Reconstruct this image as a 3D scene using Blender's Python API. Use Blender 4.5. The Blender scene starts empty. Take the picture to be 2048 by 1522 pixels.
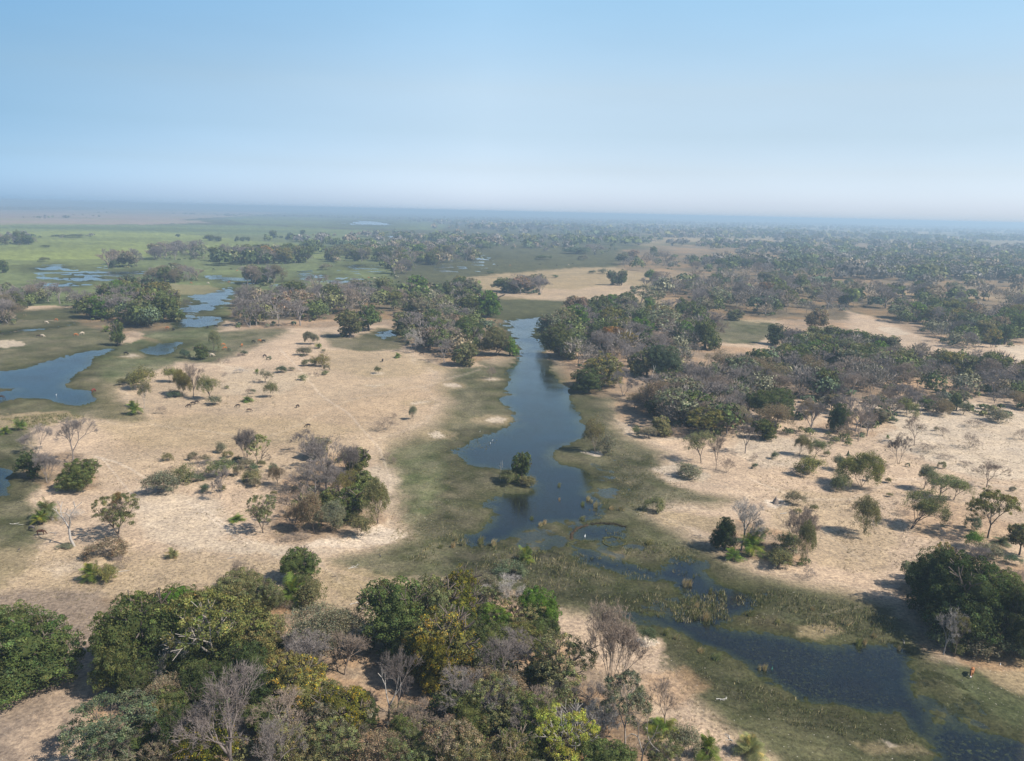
import bpy, math, random
import numpy as np

# ------------------------------------------------------------------ camera, sky, sun, exposure
sc = bpy.context.scene
COL = sc.collection
W, H, F = 2048, 1522, 1607.0            # photograph size and focal length in its pixels
CAM_Z = 70.0
ROLL = math.radians(1.29)
HOR = 423.0                              # height of the true horizon in the middle of the picture
PITCH = math.atan((761 - HOR) * math.cos(ROLL) / F)
fwd = np.array([0, math.cos(PITCH), -math.sin(PITCH)])
r0 = np.array([1.0, 0, 0]); u0 = np.array([0, math.sin(PITCH), math.cos(PITCH)])
rt = r0 * math.cos(ROLL) + u0 * math.sin(ROLL)
up = -r0 * math.sin(ROLL) + u0 * math.cos(ROLL)
CAM = np.array([0.0, 0.0, CAM_Z])

from mathutils import Matrix
cd = bpy.data.cameras.new('camera')
cam = bpy.data.objects.new('camera', cd); COL.objects.link(cam)
m = Matrix.Identity(4)
for i in range(3):
    m[i][0] = rt[i]; m[i][1] = up[i]; m[i][2] = -fwd[i]; m[i][3] = CAM[i]
cam.matrix_world = m
cd.sensor_width = 36.0; cd.lens = 36.0 * F / W
cd.clip_start = 1.0; cd.clip_end = 200000.0
sc.camera = cam

SUN_EL, SUN_AZ = math.radians(46), math.radians(112)     # azimuth clockwise from the viewing direction (+Y)
w = bpy.data.worlds.new('World'); sc.world = w; w.use_nodes = True
nt = w.node_tree; nt.nodes.clear()
sky = nt.nodes.new('ShaderNodeTexSky'); sky.sky_type = 'NISHITA'; sky.sun_disc = False
sky.sun_elevation = SUN_EL; sky.sun_rotation = SUN_AZ
sky.altitude = 900; sky.air_density = 1.0; sky.dust_density = 2.0; sky.ozone_density = 1.5
tc = nt.nodes.new('ShaderNodeTexCoord')
sep = nt.nodes.new('ShaderNodeSeparateXYZ'); nt.links.new(tc.outputs['Generated'], sep.inputs[0])
ramp = nt.nodes.new('ShaderNodeValToRGB')               # dry-season dust: whitish towards the horizon all the way round
e = ramp.color_ramp.elements
e[0].position = 0.0; e[0].color = (1.02, 1.18, 1.62, 1)
e[1].position = 0.6; e[1].color = (0.75, 0.85, 0.92, 1)
x = e.new(0.014); x.color = (0.94, 1.04, 1.45, 1)
x = e.new(0.05); x.color = (0.84, 0.84, 1.0, 1)
x = e.new(0.09); x.color = (0.85, 0.82, 0.85, 1)
x = e.new(0.14); x.color = (1.03, 0.93, 0.84, 1)
x = e.new(0.25); x.color = (1.06, 1.17, 1.05, 1)
nt.links.new(sep.outputs['Z'], ramp.inputs[0])
mul = nt.nodes.new('ShaderNodeMix'); mul.data_type = 'RGBA'; mul.blend_type = 'MULTIPLY'; mul.inputs[0].default_value = 1.0
nt.links.new(sky.outputs[0], mul.inputs[6]); nt.links.new(ramp.outputs[0], mul.inputs[7])
ramp2 = nt.nodes.new('ShaderNodeValToRGB')              # the sky grows deeper away from the sun
e = ramp2.color_ramp.elements
e[0].position = 0.18; e[0].color = (0.36, 0.53, 0.66, 1)
e[1].position = 0.80; e[1].color = (0.96, 0.97, 0.97, 1)
x = e.new(0.48); x.color = (0.97, 0.98, 0.99, 1)
mr = nt.nodes.new('ShaderNodeMapRange'); mr.inputs[1].default_value = -1; mr.inputs[2].default_value = 1
nt.links.new(sep.outputs['X'], mr.inputs[0]); nt.links.new(mr.outputs[0], ramp2.inputs[0])
mul2 = nt.nodes.new('ShaderNodeMix'); mul2.data_type = 'RGBA'; mul2.blend_type = 'MULTIPLY'; mul2.inputs[0].default_value = 1.0
nt.links.new(mul.outputs[2], mul2.inputs[6]); nt.links.new(ramp2.outputs[0], mul2.inputs[7])
bg = nt.nodes.new('ShaderNodeBackground'); bg.inputs[1].default_value = 0.115
nz = nt.nodes.new('ShaderNodeTexNoise'); nz.inputs['Scale'].default_value = 2.2; nz.inputs['Detail'].default_value = 4     # uneven dust
mp = nt.nodes.new('ShaderNodeMapping'); mp.inputs['Scale'].default_value = (1, 1, 5)
nt.links.new(tc.outputs['Generated'], mp.inputs[0]); nt.links.new(mp.outputs[0], nz.inputs['Vector'])
mr2 = nt.nodes.new('ShaderNodeMapRange'); mr2.inputs[1].default_value = .3; mr2.inputs[2].default_value = .7; mr2.inputs[3].default_value = .965; mr2.inputs[4].default_value = 1.035
nt.links.new(nz.outputs['Fac'], mr2.inputs[0])
mul3 = nt.nodes.new('ShaderNodeMix'); mul3.data_type = 'RGBA'; mul3.blend_type = 'MULTIPLY'; mul3.inputs[0].default_value = 1.0
nt.links.new(mul2.outputs[2], mul3.inputs[6]); nt.links.new(mr2.outputs[0], mul3.inputs[7])
nt.links.new(mul3.outputs[2], bg.inputs[0])
wo = nt.nodes.new('ShaderNodeOutputWorld'); nt.links.new(bg.outputs[0], wo.inputs[0])

sd = bpy.data.lights.new('sun', 'SUN'); sd.energy = 4.6; sd.angle = math.radians(0.53); sd.color = (1.0, 0.93, 0.83)
so = bpy.data.objects.new('sun', sd); COL.objects.link(so)
from mathutils import Vector
sdir = Vector((math.sin(SUN_AZ) * math.cos(SUN_EL), math.cos(SUN_AZ) * math.cos(SUN_EL), math.sin(SUN_EL)))
so.rotation_euler = sdir.to_track_quat('Z', 'Y').to_euler()
so.location = (0, 0, 300)

sc.render.engine = 'CYCLES'
sc.view_settings.view_transform = 'Standard'; sc.view_settings.look = 'None'
sc.view_settings.exposure = 0.78; sc.view_settings.gamma = 1.0; sc.view_settings.use_curve_mapping = False
cy = sc.cycles
cy.max_bounces = 5; cy.diffuse_bounces = 2; cy.glossy_bounces = 2; cy.transmission_bounces = 2
cy.transparent_max_bounces = 8; cy.volume_bounces = 0
cy.sample_clamp_indirect = 6.0; cy.use_denoising = True
cy.caustics_reflective = False; cy.caustics_refractive = False

RNG = np.random.default_rng(7)
random.seed(7)

# ------------------------------------------------------------------ picture point <-> ground point
def hor_v(u):
    return HOR + math.tan(ROLL) * (np.asarray(u, float) - 1024)
def at(u, v, z=0.0):
    d = fwd * F + rt * (u - 1024) - up * (v - 761)
    t = (z - CAM_Z) / d[2]
    return CAM + d * t
def proj(P):
    q = np.asarray(P, float) - CAM
    dp = q @ fwd
    return 1024 + F * (q @ rt) / dp, 761 - F * (q @ up) / dp, dp
def lin(c):
    c = np.asarray(c, float) / 255.0
    return np.where(c <= 0.04045, c / 12.92, ((c + 0.055) / 1.055) ** 2.4)

# ------------------------------------------------------------------ value noise
_T = np.random.default_rng(11).random((256, 256))
def vnoise(x, y):
    xi = np.floor(x).astype(np.int64); yi = np.floor(y).astype(np.int64)
    fx = x - xi; fy = y - yi
    fx = fx * fx * (3 - 2 * fx); fy = fy * fy * (3 - 2 * fy)
    a = _T[xi & 255, yi & 255]; b = _T[(xi + 1) & 255, yi & 255]
    c = _T[xi & 255, (yi + 1) & 255]; d = _T[(xi + 1) & 255, (yi + 1) & 255]
    return (a * (1 - fx) + b * fx) * (1 - fy) + (c * (1 - fx) + d * fx) * fy
def fbm(x, y, oct=4, off=0.0):
    s = 0; a = 1; t = 0
    for k in range(oct):
        s = s + a * vnoise(x * 2 ** k + off + 17.3 * k, y * 2 ** k + off * 1.7 + 5.1 * k); t += a; a *= 0.55
    return s / t * 2 - 1

# ------------------------------------------------------------------ where things are: outlines read off the photograph, in its pixels
WATER = [
 # the long channel in the middle
 [(1040,637),(1080,634),(1125,633),(1105,642),(1082,655),(1080,672),(1086,690),(1092,712),(1100,745),(1128,768),(1138,790),(1152,818),
  (1166,842),(1178,872),(1150,882),(1108,898),(1098,910),(1118,928),(1160,936),(1182,950),(1178,985),(1212,1010),(1205,1035),(1150,1044),
  (1100,1046),(1048,1062),(1000,1086),(945,1094),(915,1076),(955,1062),(982,1035),(972,1006),(990,990),(1062,985),(1066,962),(1040,940),
  (990,938),(940,930),(906,908),(935,888),(980,868),(1026,852),(1022,832),(1000,802),(1018,778),(1016,742),(1038,712),(1034,684),(1012,660),(1006,642)],
 [(1146,1062),(1165,1050),(1215,1048),(1252,1054),(1252,1070),(1240,1084),(1180,1082),(1150,1078)],
 [(1205,1078),(1225,1074),(1250,1082),(1240,1092),(1210,1090)],
 [(1136,1090),(1185,1098),(1228,1118),(1300,1136),(1345,1154),(1310,1166),(1220,1144),(1160,1128)],
 [(1342,1118),(1380,1114),(1396,1128),(1408,1150),(1440,1170),(1450,1195),(1520,1190),(1500,1212),(1440,1220),(1420,1245),(1380,1240),
  (1388,1205),(1375,1165)],
 [(1300,1148),(1350,1112),(1400,1122),(1432,1165),(1500,1185),(1530,1202),(1480,1228),(1440,1252),(1340,1256),(1240,1236),(1236,1220),(1330,1234),(1374,1214),(1358,1180)],
 [(1240,1224),(1310,1228),(1370,1236),(1450,1252),(1540,1268),(1610,1276),(1660,1292),(1740,1290),(1790,1286),(1826,1312),(1822,1360),
  (1834,1396),(1870,1436),(1880,1470),(1850,1474),(1800,1430),(1730,1428),(1650,1410),(1580,1392),(1520,1350),(1480,1322),(1420,1300),(1350,1262)],
 [(1850,1462),(1905,1440),(1990,1470),(2060,1486),(2060,1560),(1880,1560),(1862,1500)],
 [(1800,1420),(1830,1400),(1870,1440),(1890,1480),(1850,1470)], [(1838,1404),(1868,1392),(1880,1408),(1858,1424)], [(1905,1432),(1926,1426),(1936,1444),(1912,1450)],
 # the lagoon on the left
 [(-60,760),(0,744),(60,734),(105,720),(160,704),(225,697),(218,708),(182,716),(178,734),(150,752),(124,768),(135,776),(182,782),
  (190,800),(165,811),(130,808),(90,796),(40,796),(0,808),(-60,814),(-60,786),(0,784),(36,779),(0,776),(-60,778)],
 [(268,702),(300,692),(345,684),(375,683),(352,696),(338,711),(300,712)],
 [(-20,664),(40,658),(110,654),(158,645),(120,657),(60,662),(-20,674)],
 [(352,640),(400,636),(448,633),(440,648),(400,654),(348,657)],
 [(385,592),(430,583),(470,574),(476,582),(455,602),(415,622),(375,625),(350,618),(400,606)],
 [(60,536),(100,532),(142,532),(125,539),(80,541)], [(118,549),(190,543),(196,548),(150,553)],
 [(110,558),(200,552),(215,558),(160,564)], [(90,571),(150,566),(160,570),(110,576)],
 [(200,545),(285,541),(290,548),(215,550)],
 [(402,555),(450,556),(492,561),(450,562)], [(555,561),(585,561),(575,564)], [(612,556),(640,548),(662,551),(640,556)],
 [(692,531),(712,529),(726,533),(706,537)], [(690,562),(735,563),(752,572),(720,570)],
 [(872,536),(890,533),(896,537)], [(958,514),(985,513),(975,516)],
 [(757,664),(775,660),(796,663),(792,676),(772,681),(758,676)],
 [(-60,925),(0,934),(20,946),(22,970),(12,990),(-60,1010)],
 [(690,444),(740,442),(785,446),(770,451),(705,449)], [(765,472),(800,472),(820,475),(785,476)],
]
# painted zones of the ground: (colour name, softness px, strength, outline)
Z = []
def zone(c, s, a, *p): Z.append((c, s, a, list(p)))
CLR = dict(sand=(207,182,155), tan=(178,158,124), orange=(182,148,114), white=(232,214,192), olive=(95,96,68), green=(94,106,68),
           meadow=(124,134,90), dark=(64,68,46), mud=(92,84,64), yellow=(150,160,92), pink=(178,158,142), litter=(140,122,102), pale=(214,196,172), bright=(122,138,92),
           grey=(154,137,121), weed=(66,72,44))
# upper plain
zone('olive', 30, 1, (-400,640),(-400,420),(700,420),(1000,430),(1300,440),(1260,540),(1240,548),(1100,560),(960,590),(700,640))
zone('meadow', 40, .85, (-400,600),(-400,455),(400,450),(760,470),(760,580),(420,620))
zone('yellow', 12, .95, (-400,505),(-400,470),(100,462),(300,462),(480,480),(640,492),(560,498),(400,502),(300,512),(150,520),(0,520))
zone('bright', 5, .85, (-400,462),(-400,446),(0,448),(500,450),(760,462),(700,470),(400,468),(100,462))
zone('pink', 4, .95, (-400,446),(-400,421),(200,420),(600,424),(500,432),(360,438),(420,446),(300,449),(0,449))
zone('bright', 4, .7, (430,434),(700,436),(900,444),(880,460),(700,456),(500,448))
zone('meadow', 12, .75, (-200,640),(-200,530),(200,525),(460,540),(760,520),(800,570),(450,630),(100,650))
zone('tan', 8, .5, (280,565),(420,572),(470,580),(380,590),(300,590))
zone('sand', 6, .9, (-60,640),(-60,600),(60,612),(160,612),(165,640),(110,640),(70,642))
zone('pale', 4, .9, (0,642),(-60,640),(20,622),(100,624),(150,634),(90,640))
# lagoon grass
zone('olive', 26, 1, (-300,1200),(-300,640),(430,600),(440,665),(560,655),(575,668),(500,695),(430,728),(350,725),(300,742),(240,770),
     (240,800),(300,840),(260,850),(180,836),(60,850),(60,900),(110,960),(60,1000),(90,1060),(60,1130),(0,1180))
zone('green', 16, .75, (180,690),(420,650),(460,690),(340,730),(230,770),(200,760),(190,720))
zone('dark', 12, .7, (-60,880),(20,910),(60,960),(40,1000),(-60,1030))
zone('olive', 10, .8, (0,690),(60,670),(200,665),(260,690),(150,700),(60,728),(0,740))
zone('tan', 8, .8, (-60,838),(30,828),(130,822),(170,838),(100,850),(0,862),(-60,862))
zone('pale', 4, .9, (-60,690),(-20,682),(40,682),(50,690),(10,696))
zone('sand', 7, .9, (225,672),(262,662),(290,668),(280,682),(240,690))
# middle pond grass and meadow north of the channel
zone('olive', 14, .9, (640,664),(700,678),(760,655),(800,660),(835,684),(800,700),(720,704),(660,696))
zone('olive', 14, 1, (900,560),(1010,600),(1160,596),(1170,640),(1160,700),(1000,700),(985,640))
zone('tan', 18, .95, (925,556),(1000,548),(1130,536),(1230,534),(1300,540),(1420,545),(1380,560),(1290,562),(1300,585),(1380,600),(1360,612),(1280,605),(1180,596),(1080,600),(980,590))
zone('sand', 10, .6, (1000,575),(1150,580),(1250,565),(1290,580),(1270,600),(1120,602),(990,592))
zone('olive', 16, .85, (940,480),(1240,500),(1240,530),(1100,540),(960,548),(900,540))
# right clearings
zone('olive', 12, 1, (1412,640),(1500,640),(1560,648),(1560,672),(1500,690),(1420,682))
zone('tan', 6, .9, (1480,636),(1560,636),(1560,644),(1500,646))
zone('sand', 8, .95, (1690,622),(1740,632),(1800,645),(1895,692),(1900,706),(1850,704),(1760,684),(1700,662))
zone('pale', 5, .8, (1750,655),(1800,655),(1820,668),(1780,672))
zone('pale', 8, .9, (1990,690),(2200,690),(2200,740),(2040,724))
# channel-side grass
zone('olive', 46, 1, (840,700),(880,690),(1000,730),(1040,700),(1160,760),(1240,800),(1236,850),(1262,878),(1330,905),(1320,940),(1400,985),
     (1470,1000),(1440,1014),(1330,1010),(1300,1035),(1370,1070),(1430,1108),(1500,1146),(1600,1168),(1700,1190),(1790,1215),(1850,1270),
     (1870,1320),(1960,1330),(2060,1380),(2200,1420),(2200,1620),(1600,1620),(1540,1522),(1440,1450),(1350,1340),(1290,1290),(1180,1235),
     (1110,1220),(960,1180),(870,1160),(780,1165),(700,1160),(660,1120),(740,1105),(820,1075),(790,1020),(800,950),(770,920),(790,880),(870,850),
     (900,800),(870,775),(900,752),(860,730))
zone('dark', 30, .7, (880,870),(1000,850),(1040,900),(980,990),(960,1050),(880,1090),(850,1060),(870,980),(850,920))
zone('dark', 24, .75, (1180,790),(1230,820),(1220,880),(1300,930),(1300,1000),(1240,1010),(1180,940),(1180,860))
zone('dark', 26, .6, (1300,1150),(1600,1180),(1780,1230),(1760,1280),(1500,1255),(1300,1220))
zone('dark', 18, .7, (960,1100),(1240,1090),(1400,1180),(1380,1220),(1240,1220),(1060,1180))
zone('dark', 26, .95, (1020,1060),(1240,1040),(1300,1090),(1340,1110),(1430,1120),(1470,1180),(1540,1185),(1500,1240),(1400,1255),(1240,1225),(1100,1190),(960,1150),(880,1120))
zone('dark', 44, .85, (1300,1265),(1420,1300),(1560,1400),(1800,1440),(1860,1500),(1860,1560),(1640,1480),(1420,1400),(1330,1320))
zone('green', 20, .5, (780,900),(900,880),(880,1000),(820,1060),(800,980))
zone('tan', 14, .8, (1290,1030),(1350,1022),(1450,1035),(1500,1080),(1440,1070),(1340,1052))
zone('tan', 16, .9, (660,1130),(760,1150),(860,1180),(800,1215),(700,1200),(640,1160))
zone('sand', 12, .95, (1180,1240),(1250,1262),(1320,1280),(1334,1318),(1290,1380),(1340,1420),(1420,1480),(1500,1560),(1200,1560),(1150,1400),(1140,1280))
zone('orange', 20, .55, (1280,1350),(1380,1340),(1420,1380),(1340,1420),(1290,1400))
zone('dark', 26, .85, (1820,1330),(1900,1335),(2000,1400),(2000,1480),(1900,1480),(1830,1430))
zone('olive', 20, .9, (1830,1330),(1960,1345),(2060,1420),(2060,1480),(1840,1460))
zone('green', 18, .4, (1880,1325),(1960,1345),(2060,1420),(2060,1480),(1960,1420))
zone('tan', 14, .9, (1960,1290),(2060,1320),(2200,1330),(2200,1440),(2060,1400),(1990,1370),(1950,1340))
zone('orange', 12, .7, (1900,1300),(1980,1310),(2060,1340),(2000,1345),(1930,1332))
zone('tan', 14, .7, (1600,1252),(1660,1246),(1680,1262),(1640,1280),(1600,1276))
zone('mud', 20, .7, (1300,1225),(1400,1215),(1560,1240),(1620,1262),(1560,1262),(1420,1240))
zone('tan', 16, .35, (1180,1110),(1240,1100),(1270,1110),(1230,1122))
zone('sand', 18, .9, (1330,935),(1380,930),(1440,950),(1560,960),(1520,980),(1420,990),(1350,970),(1310,948))
zone('pale', 9, .95, (1305,938),(1350,930),(1420,952),(1400,964),(1345,962))
zone('pale', 12, .8, (1240,845),(1270,850),(1330,870),(1380,880),(1300,882),(1250,868))
zone('white', 4, .9, (1160,905),(1180,900),(1208,906),(1204,914),(1170,912))
zone('olive', 5, 1, (1106,905),(1160,895),(1166,906),(1200,916),(1230,905),(1240,925),(1190,934),(1120,930))
zone('olive', 3, 1, (980,960),(1000,945),(1060,960),(1070,975),(1020,988),(988,980))
zone('sand', 10, 1, (1420,795),(1480,790),(1600,800),(1750,790),(2200,800),(2200,1080),(2040,1150),(1900,1090),(1700,1140),(1600,1120),(1500,1010),(1500,960),(1440,900),(1440,840))
zone('pale', 20, .9, (1740,800),(1900,800),(2060,830),(2060,960),(1960,960),(1800,900),(1720,850))
zone('pale', 16, .7, (1480,860),(1600,880),(1620,930),(1520,940),(1460,900))
zone('tan', 20, .5, (1560,980),(1700,990),(1800,1080),(1760,1150),(1640,1130),(1540,1050))
zone('orange', 16, .5, (1800,1010),(1900,1000),(2060,1060),(2000,1100),(1820,1070))
zone('orange', 10, .45, (1620,855),(1760,820),(1800,860),(1700,880))
zone('white', 6, .9, (1525,1002),(1560,1000),(1585,1012),(1550,1018),(1530,1014))
zone('sand', 8, .95, (1470,1120),(1540,1135),(1600,1158),(1640,1150),(1630,1120),(1560,1100),(1500,1100))
zone('white', 8, .7, (1760,1480),(1775,1484),(1790,1492),(1765,1494))
zone('white', 3, .9, (1268,1280),(1295,1274),(1318,1290),(1300,1294),(1275,1290))
zone('tan', 14, .4, (1700,1485),(1840,1490),(1860,1510),(1740,1510))
# open sand left of the channel
zone('orange', 40, .28, (330,820),(560,830),(760,780),(900,760),(860,810),(640,900),(400,920),(220,900))
zone('tan', 34, .55, (180,850),(400,830),(600,840),(740,860),(600,890),(300,900))
zone('pale', 22, .8, (280,980),(440,1000),(470,1060),(400,1110),(300,1080),(270,1020))
zone('pale', 20, .7, (760,930),(800,960),(780,1000),(770,1040),(720,1020),(720,950))
zone('white', 10, .9, (700,1062),(760,1052),(820,1074),(780,1088),(720,1100),(640,1094),(600,1100),(620,1085))
zone('pale', 16, .8, (420,1080),(560,1090),(700,1104),(560,1112),(420,1104))
zone('pale', 14, .6, (440,730),(560,745),(640,750),(560,790),(450,790))
zone('tan', 18, .6, (640,700),(860,706),(900,740),(760,760),(660,740))
zone('sand', 8, .8, (800,690),(860,690),(920,720),(980,735),(900,738),(820,712))
for q in ((905,772,24,5),(840,806,24,4),(990,842,28,7),(872,870,26,7),(757,748,20,4),(265,713,16,3),(755,772,24,2),(975,759,14,3)):
    a = np.linspace(0, 2 * math.pi, 12, endpoint=False)
    pp = [(q[0] + .8 * q[2] * math.cos(t) * (1 + .2 * math.sin(2 * t + q[0])), q[1] + .8 * q[3] * math.sin(t)) for t in a]
    zone('tan', 16, .6, *[(q[0] + 1.6 * q[2] * math.cos(t), q[1] + 1.6 * q[3] * math.sin(t)) for t in a])
    zone('white', 6, .8, *pp)
# foreground
zone('tan', 60, .6, (-200,1090),(200,1100),(600,1120),(760,1160),(760,1260),(400,1200),(200,1240),(-200,1300))
zone('tan', 90, .35, (200,760),(860,720),(900,840),(700,960),(200,960))
zone('grey', 30, .9, (-200,1220),(60,1180),(200,1180),(230,1260),(180,1340),(190,1400),(120,1500),(-100,1600),(-300,1400))
zone('sand', 14, .45, (60,1522),(0,1480),(90,1430),(150,1340),(180,1330),(175,1380),(120,1460))
zone('white', 16, .35, (90,1140),(150,1115),(170,1130),(110,1160))
zone('orange', 14, .8, (520,1195),(560,1215),(580,1240),(540,1240),(510,1220))
zone('orange', 22, .75, (620,1480),(760,1440),(900,1420),(1150,1360),(1260,1400),(1300,1560),(600,1560))
zone('pale', 10, .5, (700,1330),(745,1320),(755,1400),(720,1410))
# woods floor
WOODFLOOR = [
 [(440,600),(640,590),(760,600),(900,570),(950,600),(1000,640),(1030,710),(900,735),(820,700),(780,650),(640,655),(480,660)],
 [(1090,660),(1150,600),(1400,620),(1420,690),(1520,700),(1700,690),(1900,750),(2200,780),(2200,800),(1900,792),(1700,800),(1500,800),(1440,830),(1400,870),(1300,880),(1250,850),(1230,800),(1140,780),(1110,720)],
 [(1240,540),(1240,500),(1500,480),(2200,500),(2200,690),(2000,690),(1890,690),(1740,632),(1700,622),(1700,690),(1560,690),(1560,640),(1400,640),(1290,590),(1400,560)],
 [(380,700),(160,650),(170,590),(300,560),(350,600),(340,660),(260,665)],
 [(700,640),(660,640),(600,640),(640,600)],
 [(200,1200),(400,1180),(560,1200),(700,1250),(720,1330),(760,1250),(900,1160),(1110,1200),(1120,1280),(1300,1400),(1330,1600),(200,1600),(180,1400)],
 [(1790,1180),(1850,1120),(2060,1130),(2200,1200),(2200,1310),(1980,1320),(1850,1310)],
 [(1420,1060),(1480,1040),(1620,1080),(1620,1130),(1560,1130),(1480,1115)],
 [(60,920),(150,900),(200,980),(100,985),(40,950)],
 [(560,950),(700,900),(780,1040),(700,1080),(540,1080)],
]

def inside_dist(U, V, K, poly, R):
    """signed distance (px, inside positive) clipped to +-R, K = how much a vertical pixel is stretched"""
    P = np.array(poly, float)
    out = np.full(U.shape, -float(R))
    bx0, bx1 = P[:, 0].min() - R, P[:, 0].max() + R
    by0, by1 = P[:, 1].min() - R, P[:, 1].max() + R
    s = np.nonzero((U > bx0) & (U < bx1) & (V > by0) & (V < by1))[0]
    if len(s) == 0: return out
    u, v, k = U[s], V[s], K[s]
    ins = np.zeros(len(s), bool); d2 = np.full(len(s), 1e12)
    n = len(P)
    for i in range(n):
        x1, y1 = P[i]; x2, y2 = P[(i + 1) % n]
        if y1 != y2:
            c = ((y1 > v) != (y2 > v)) & (u < (x2 - x1) * (v - y1) / (y2 - y1) + x1)
            ins ^= c
        ex, ey = (x2 - x1), (y2 - y1) * k
        px, py = u - x1, (v - y1) * k
        t = np.clip((px * ex + py * ey) / (ex * ex + ey * ey + 1e-9), 0, 1)
        d2 = np.minimum(d2, (px - t * ex) ** 2 + (py - t * ey) ** 2)
    d = np.sqrt(d2)
    out[s] = np.clip(np.where(ins, d, -d), -R, R)
    return out

def ss(a, b, x):
    t = np.clip((x - a) / (b - a), 0, 1); return t * t * (3 - 2 * t)

TRACKS = [
 (1.5,.35,'white',[(560,700),(600,740),(640,790),(700,830),(760,900),(780,960)]), (1.3,.3,'pale',[(300,850),(400,862),(520,880),(600,850),(700,800),(860,770),(960,740)]),
 (1.3,.35,'white',[(480,1060),(560,1120),(640,1135)]), (1.4,.3,'grey',[(260,1110),(320,1160),(400,1175),(520,1160),(640,1180)]), (1.6,.35,'grey',[(150,1340),(120,1290),(130,1230),(240,1150),(300,1110)]),
 (1.5,.35,'white',[(1500,960),(1600,1000),(1700,1000),(1800,960),(1900,960),(2048,980)]), (1.4,.3,'grey',[(1560,1040),(1640,1100),(1740,1140),(1850,1120)]), (1.4,.3,'white',[(1560,920),(1660,860),(1780,860),(1900,890),(2048,900)]),
 (1.3,.3,'pale',[(1330,950),(1450,975),(1600,1030),(1720,1120),(1780,1180)]),  # faint vehicle and game tracks: (width px, strength, colour, points)
 (1.6,.5,'white',[(190,915),(230,925),(262,940),(292,958),(330,985)]), (1.4,.45,'white',[(205,920),(235,955),(258,985),(275,998),(300,1010)]),
 (2,.5,'white',[(375,1005),(410,1030),(448,1058),(470,1078),(500,1090)]), (2,.5,'white',[(390,1008),(420,1028),(456,1056),(480,1076),(512,1088)]),
 (1.6,.45,'sand',[(642,1130),(690,1146),(740,1160),(790,1178)]), (1.6,.45,'sand',[(642,1136),(690,1151),(740,1166),(785,1184)]),
 (2,.5,'dark',[(1400,1395),(1470,1420),(1560,1445),(1700,1462),(1800,1470)]), (2,.5,'dark',[(1420,1440),(1500,1462),(1600,1486),(1700,1500)]),
 (2,.18,'pale',[(1640,1232),(1690,1222),(1720,1216)]), (3,.3,'pale',[(1430,800),(1480,820),(1520,850)]),
 (2,.4,'dark',[(1880,1326),(1910,1336),(1930,1350)]),
]
MARSH = [  # flooded grass: pools and hummocks mixed
 [(1030,1060),(1120,1040),(1240,1040),(1290,1090),(1240,1130),(1340,1160),(1240,1150),(1130,1110),(1030,1104)],
 [(1330,1110),(1420,1120),(1470,1180),(1540,1180),(1500,1225),(1420,1256),(1330,1240),(1240,1222),(1300,1200),(1370,1190)],
 [(1830,1330),(1900,1340),(1960,1390),(1980,1460),(1900,1450),(1830,1430)],
 [(1180,900),(1240,920),(1260,980),(1220,1010),(1180,990)],
 [(380,550),(600,540),(780,526),(780,572),(560,574),(420,566)], [(850,505),(1010,508),(980,545),(860,545)],
 [(60,528),(220,528),(280,556),(200,572),(60,580)], [(370,590),(470,572),(480,600),(440,650),(350,655)],
]
BAND = [  # low reed-grown ridges standing out of the shallows: width px, points
 (2.2,[(1252,1056),(1260,1066),(1250,1080),(1215,1086),(1208,1078),(1215,1074),(1245,1074)]),
 (2.0,[(1148,1082),(1140,1090),(1146,1098),(1175,1097),(1205,1090)]),
]
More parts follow.
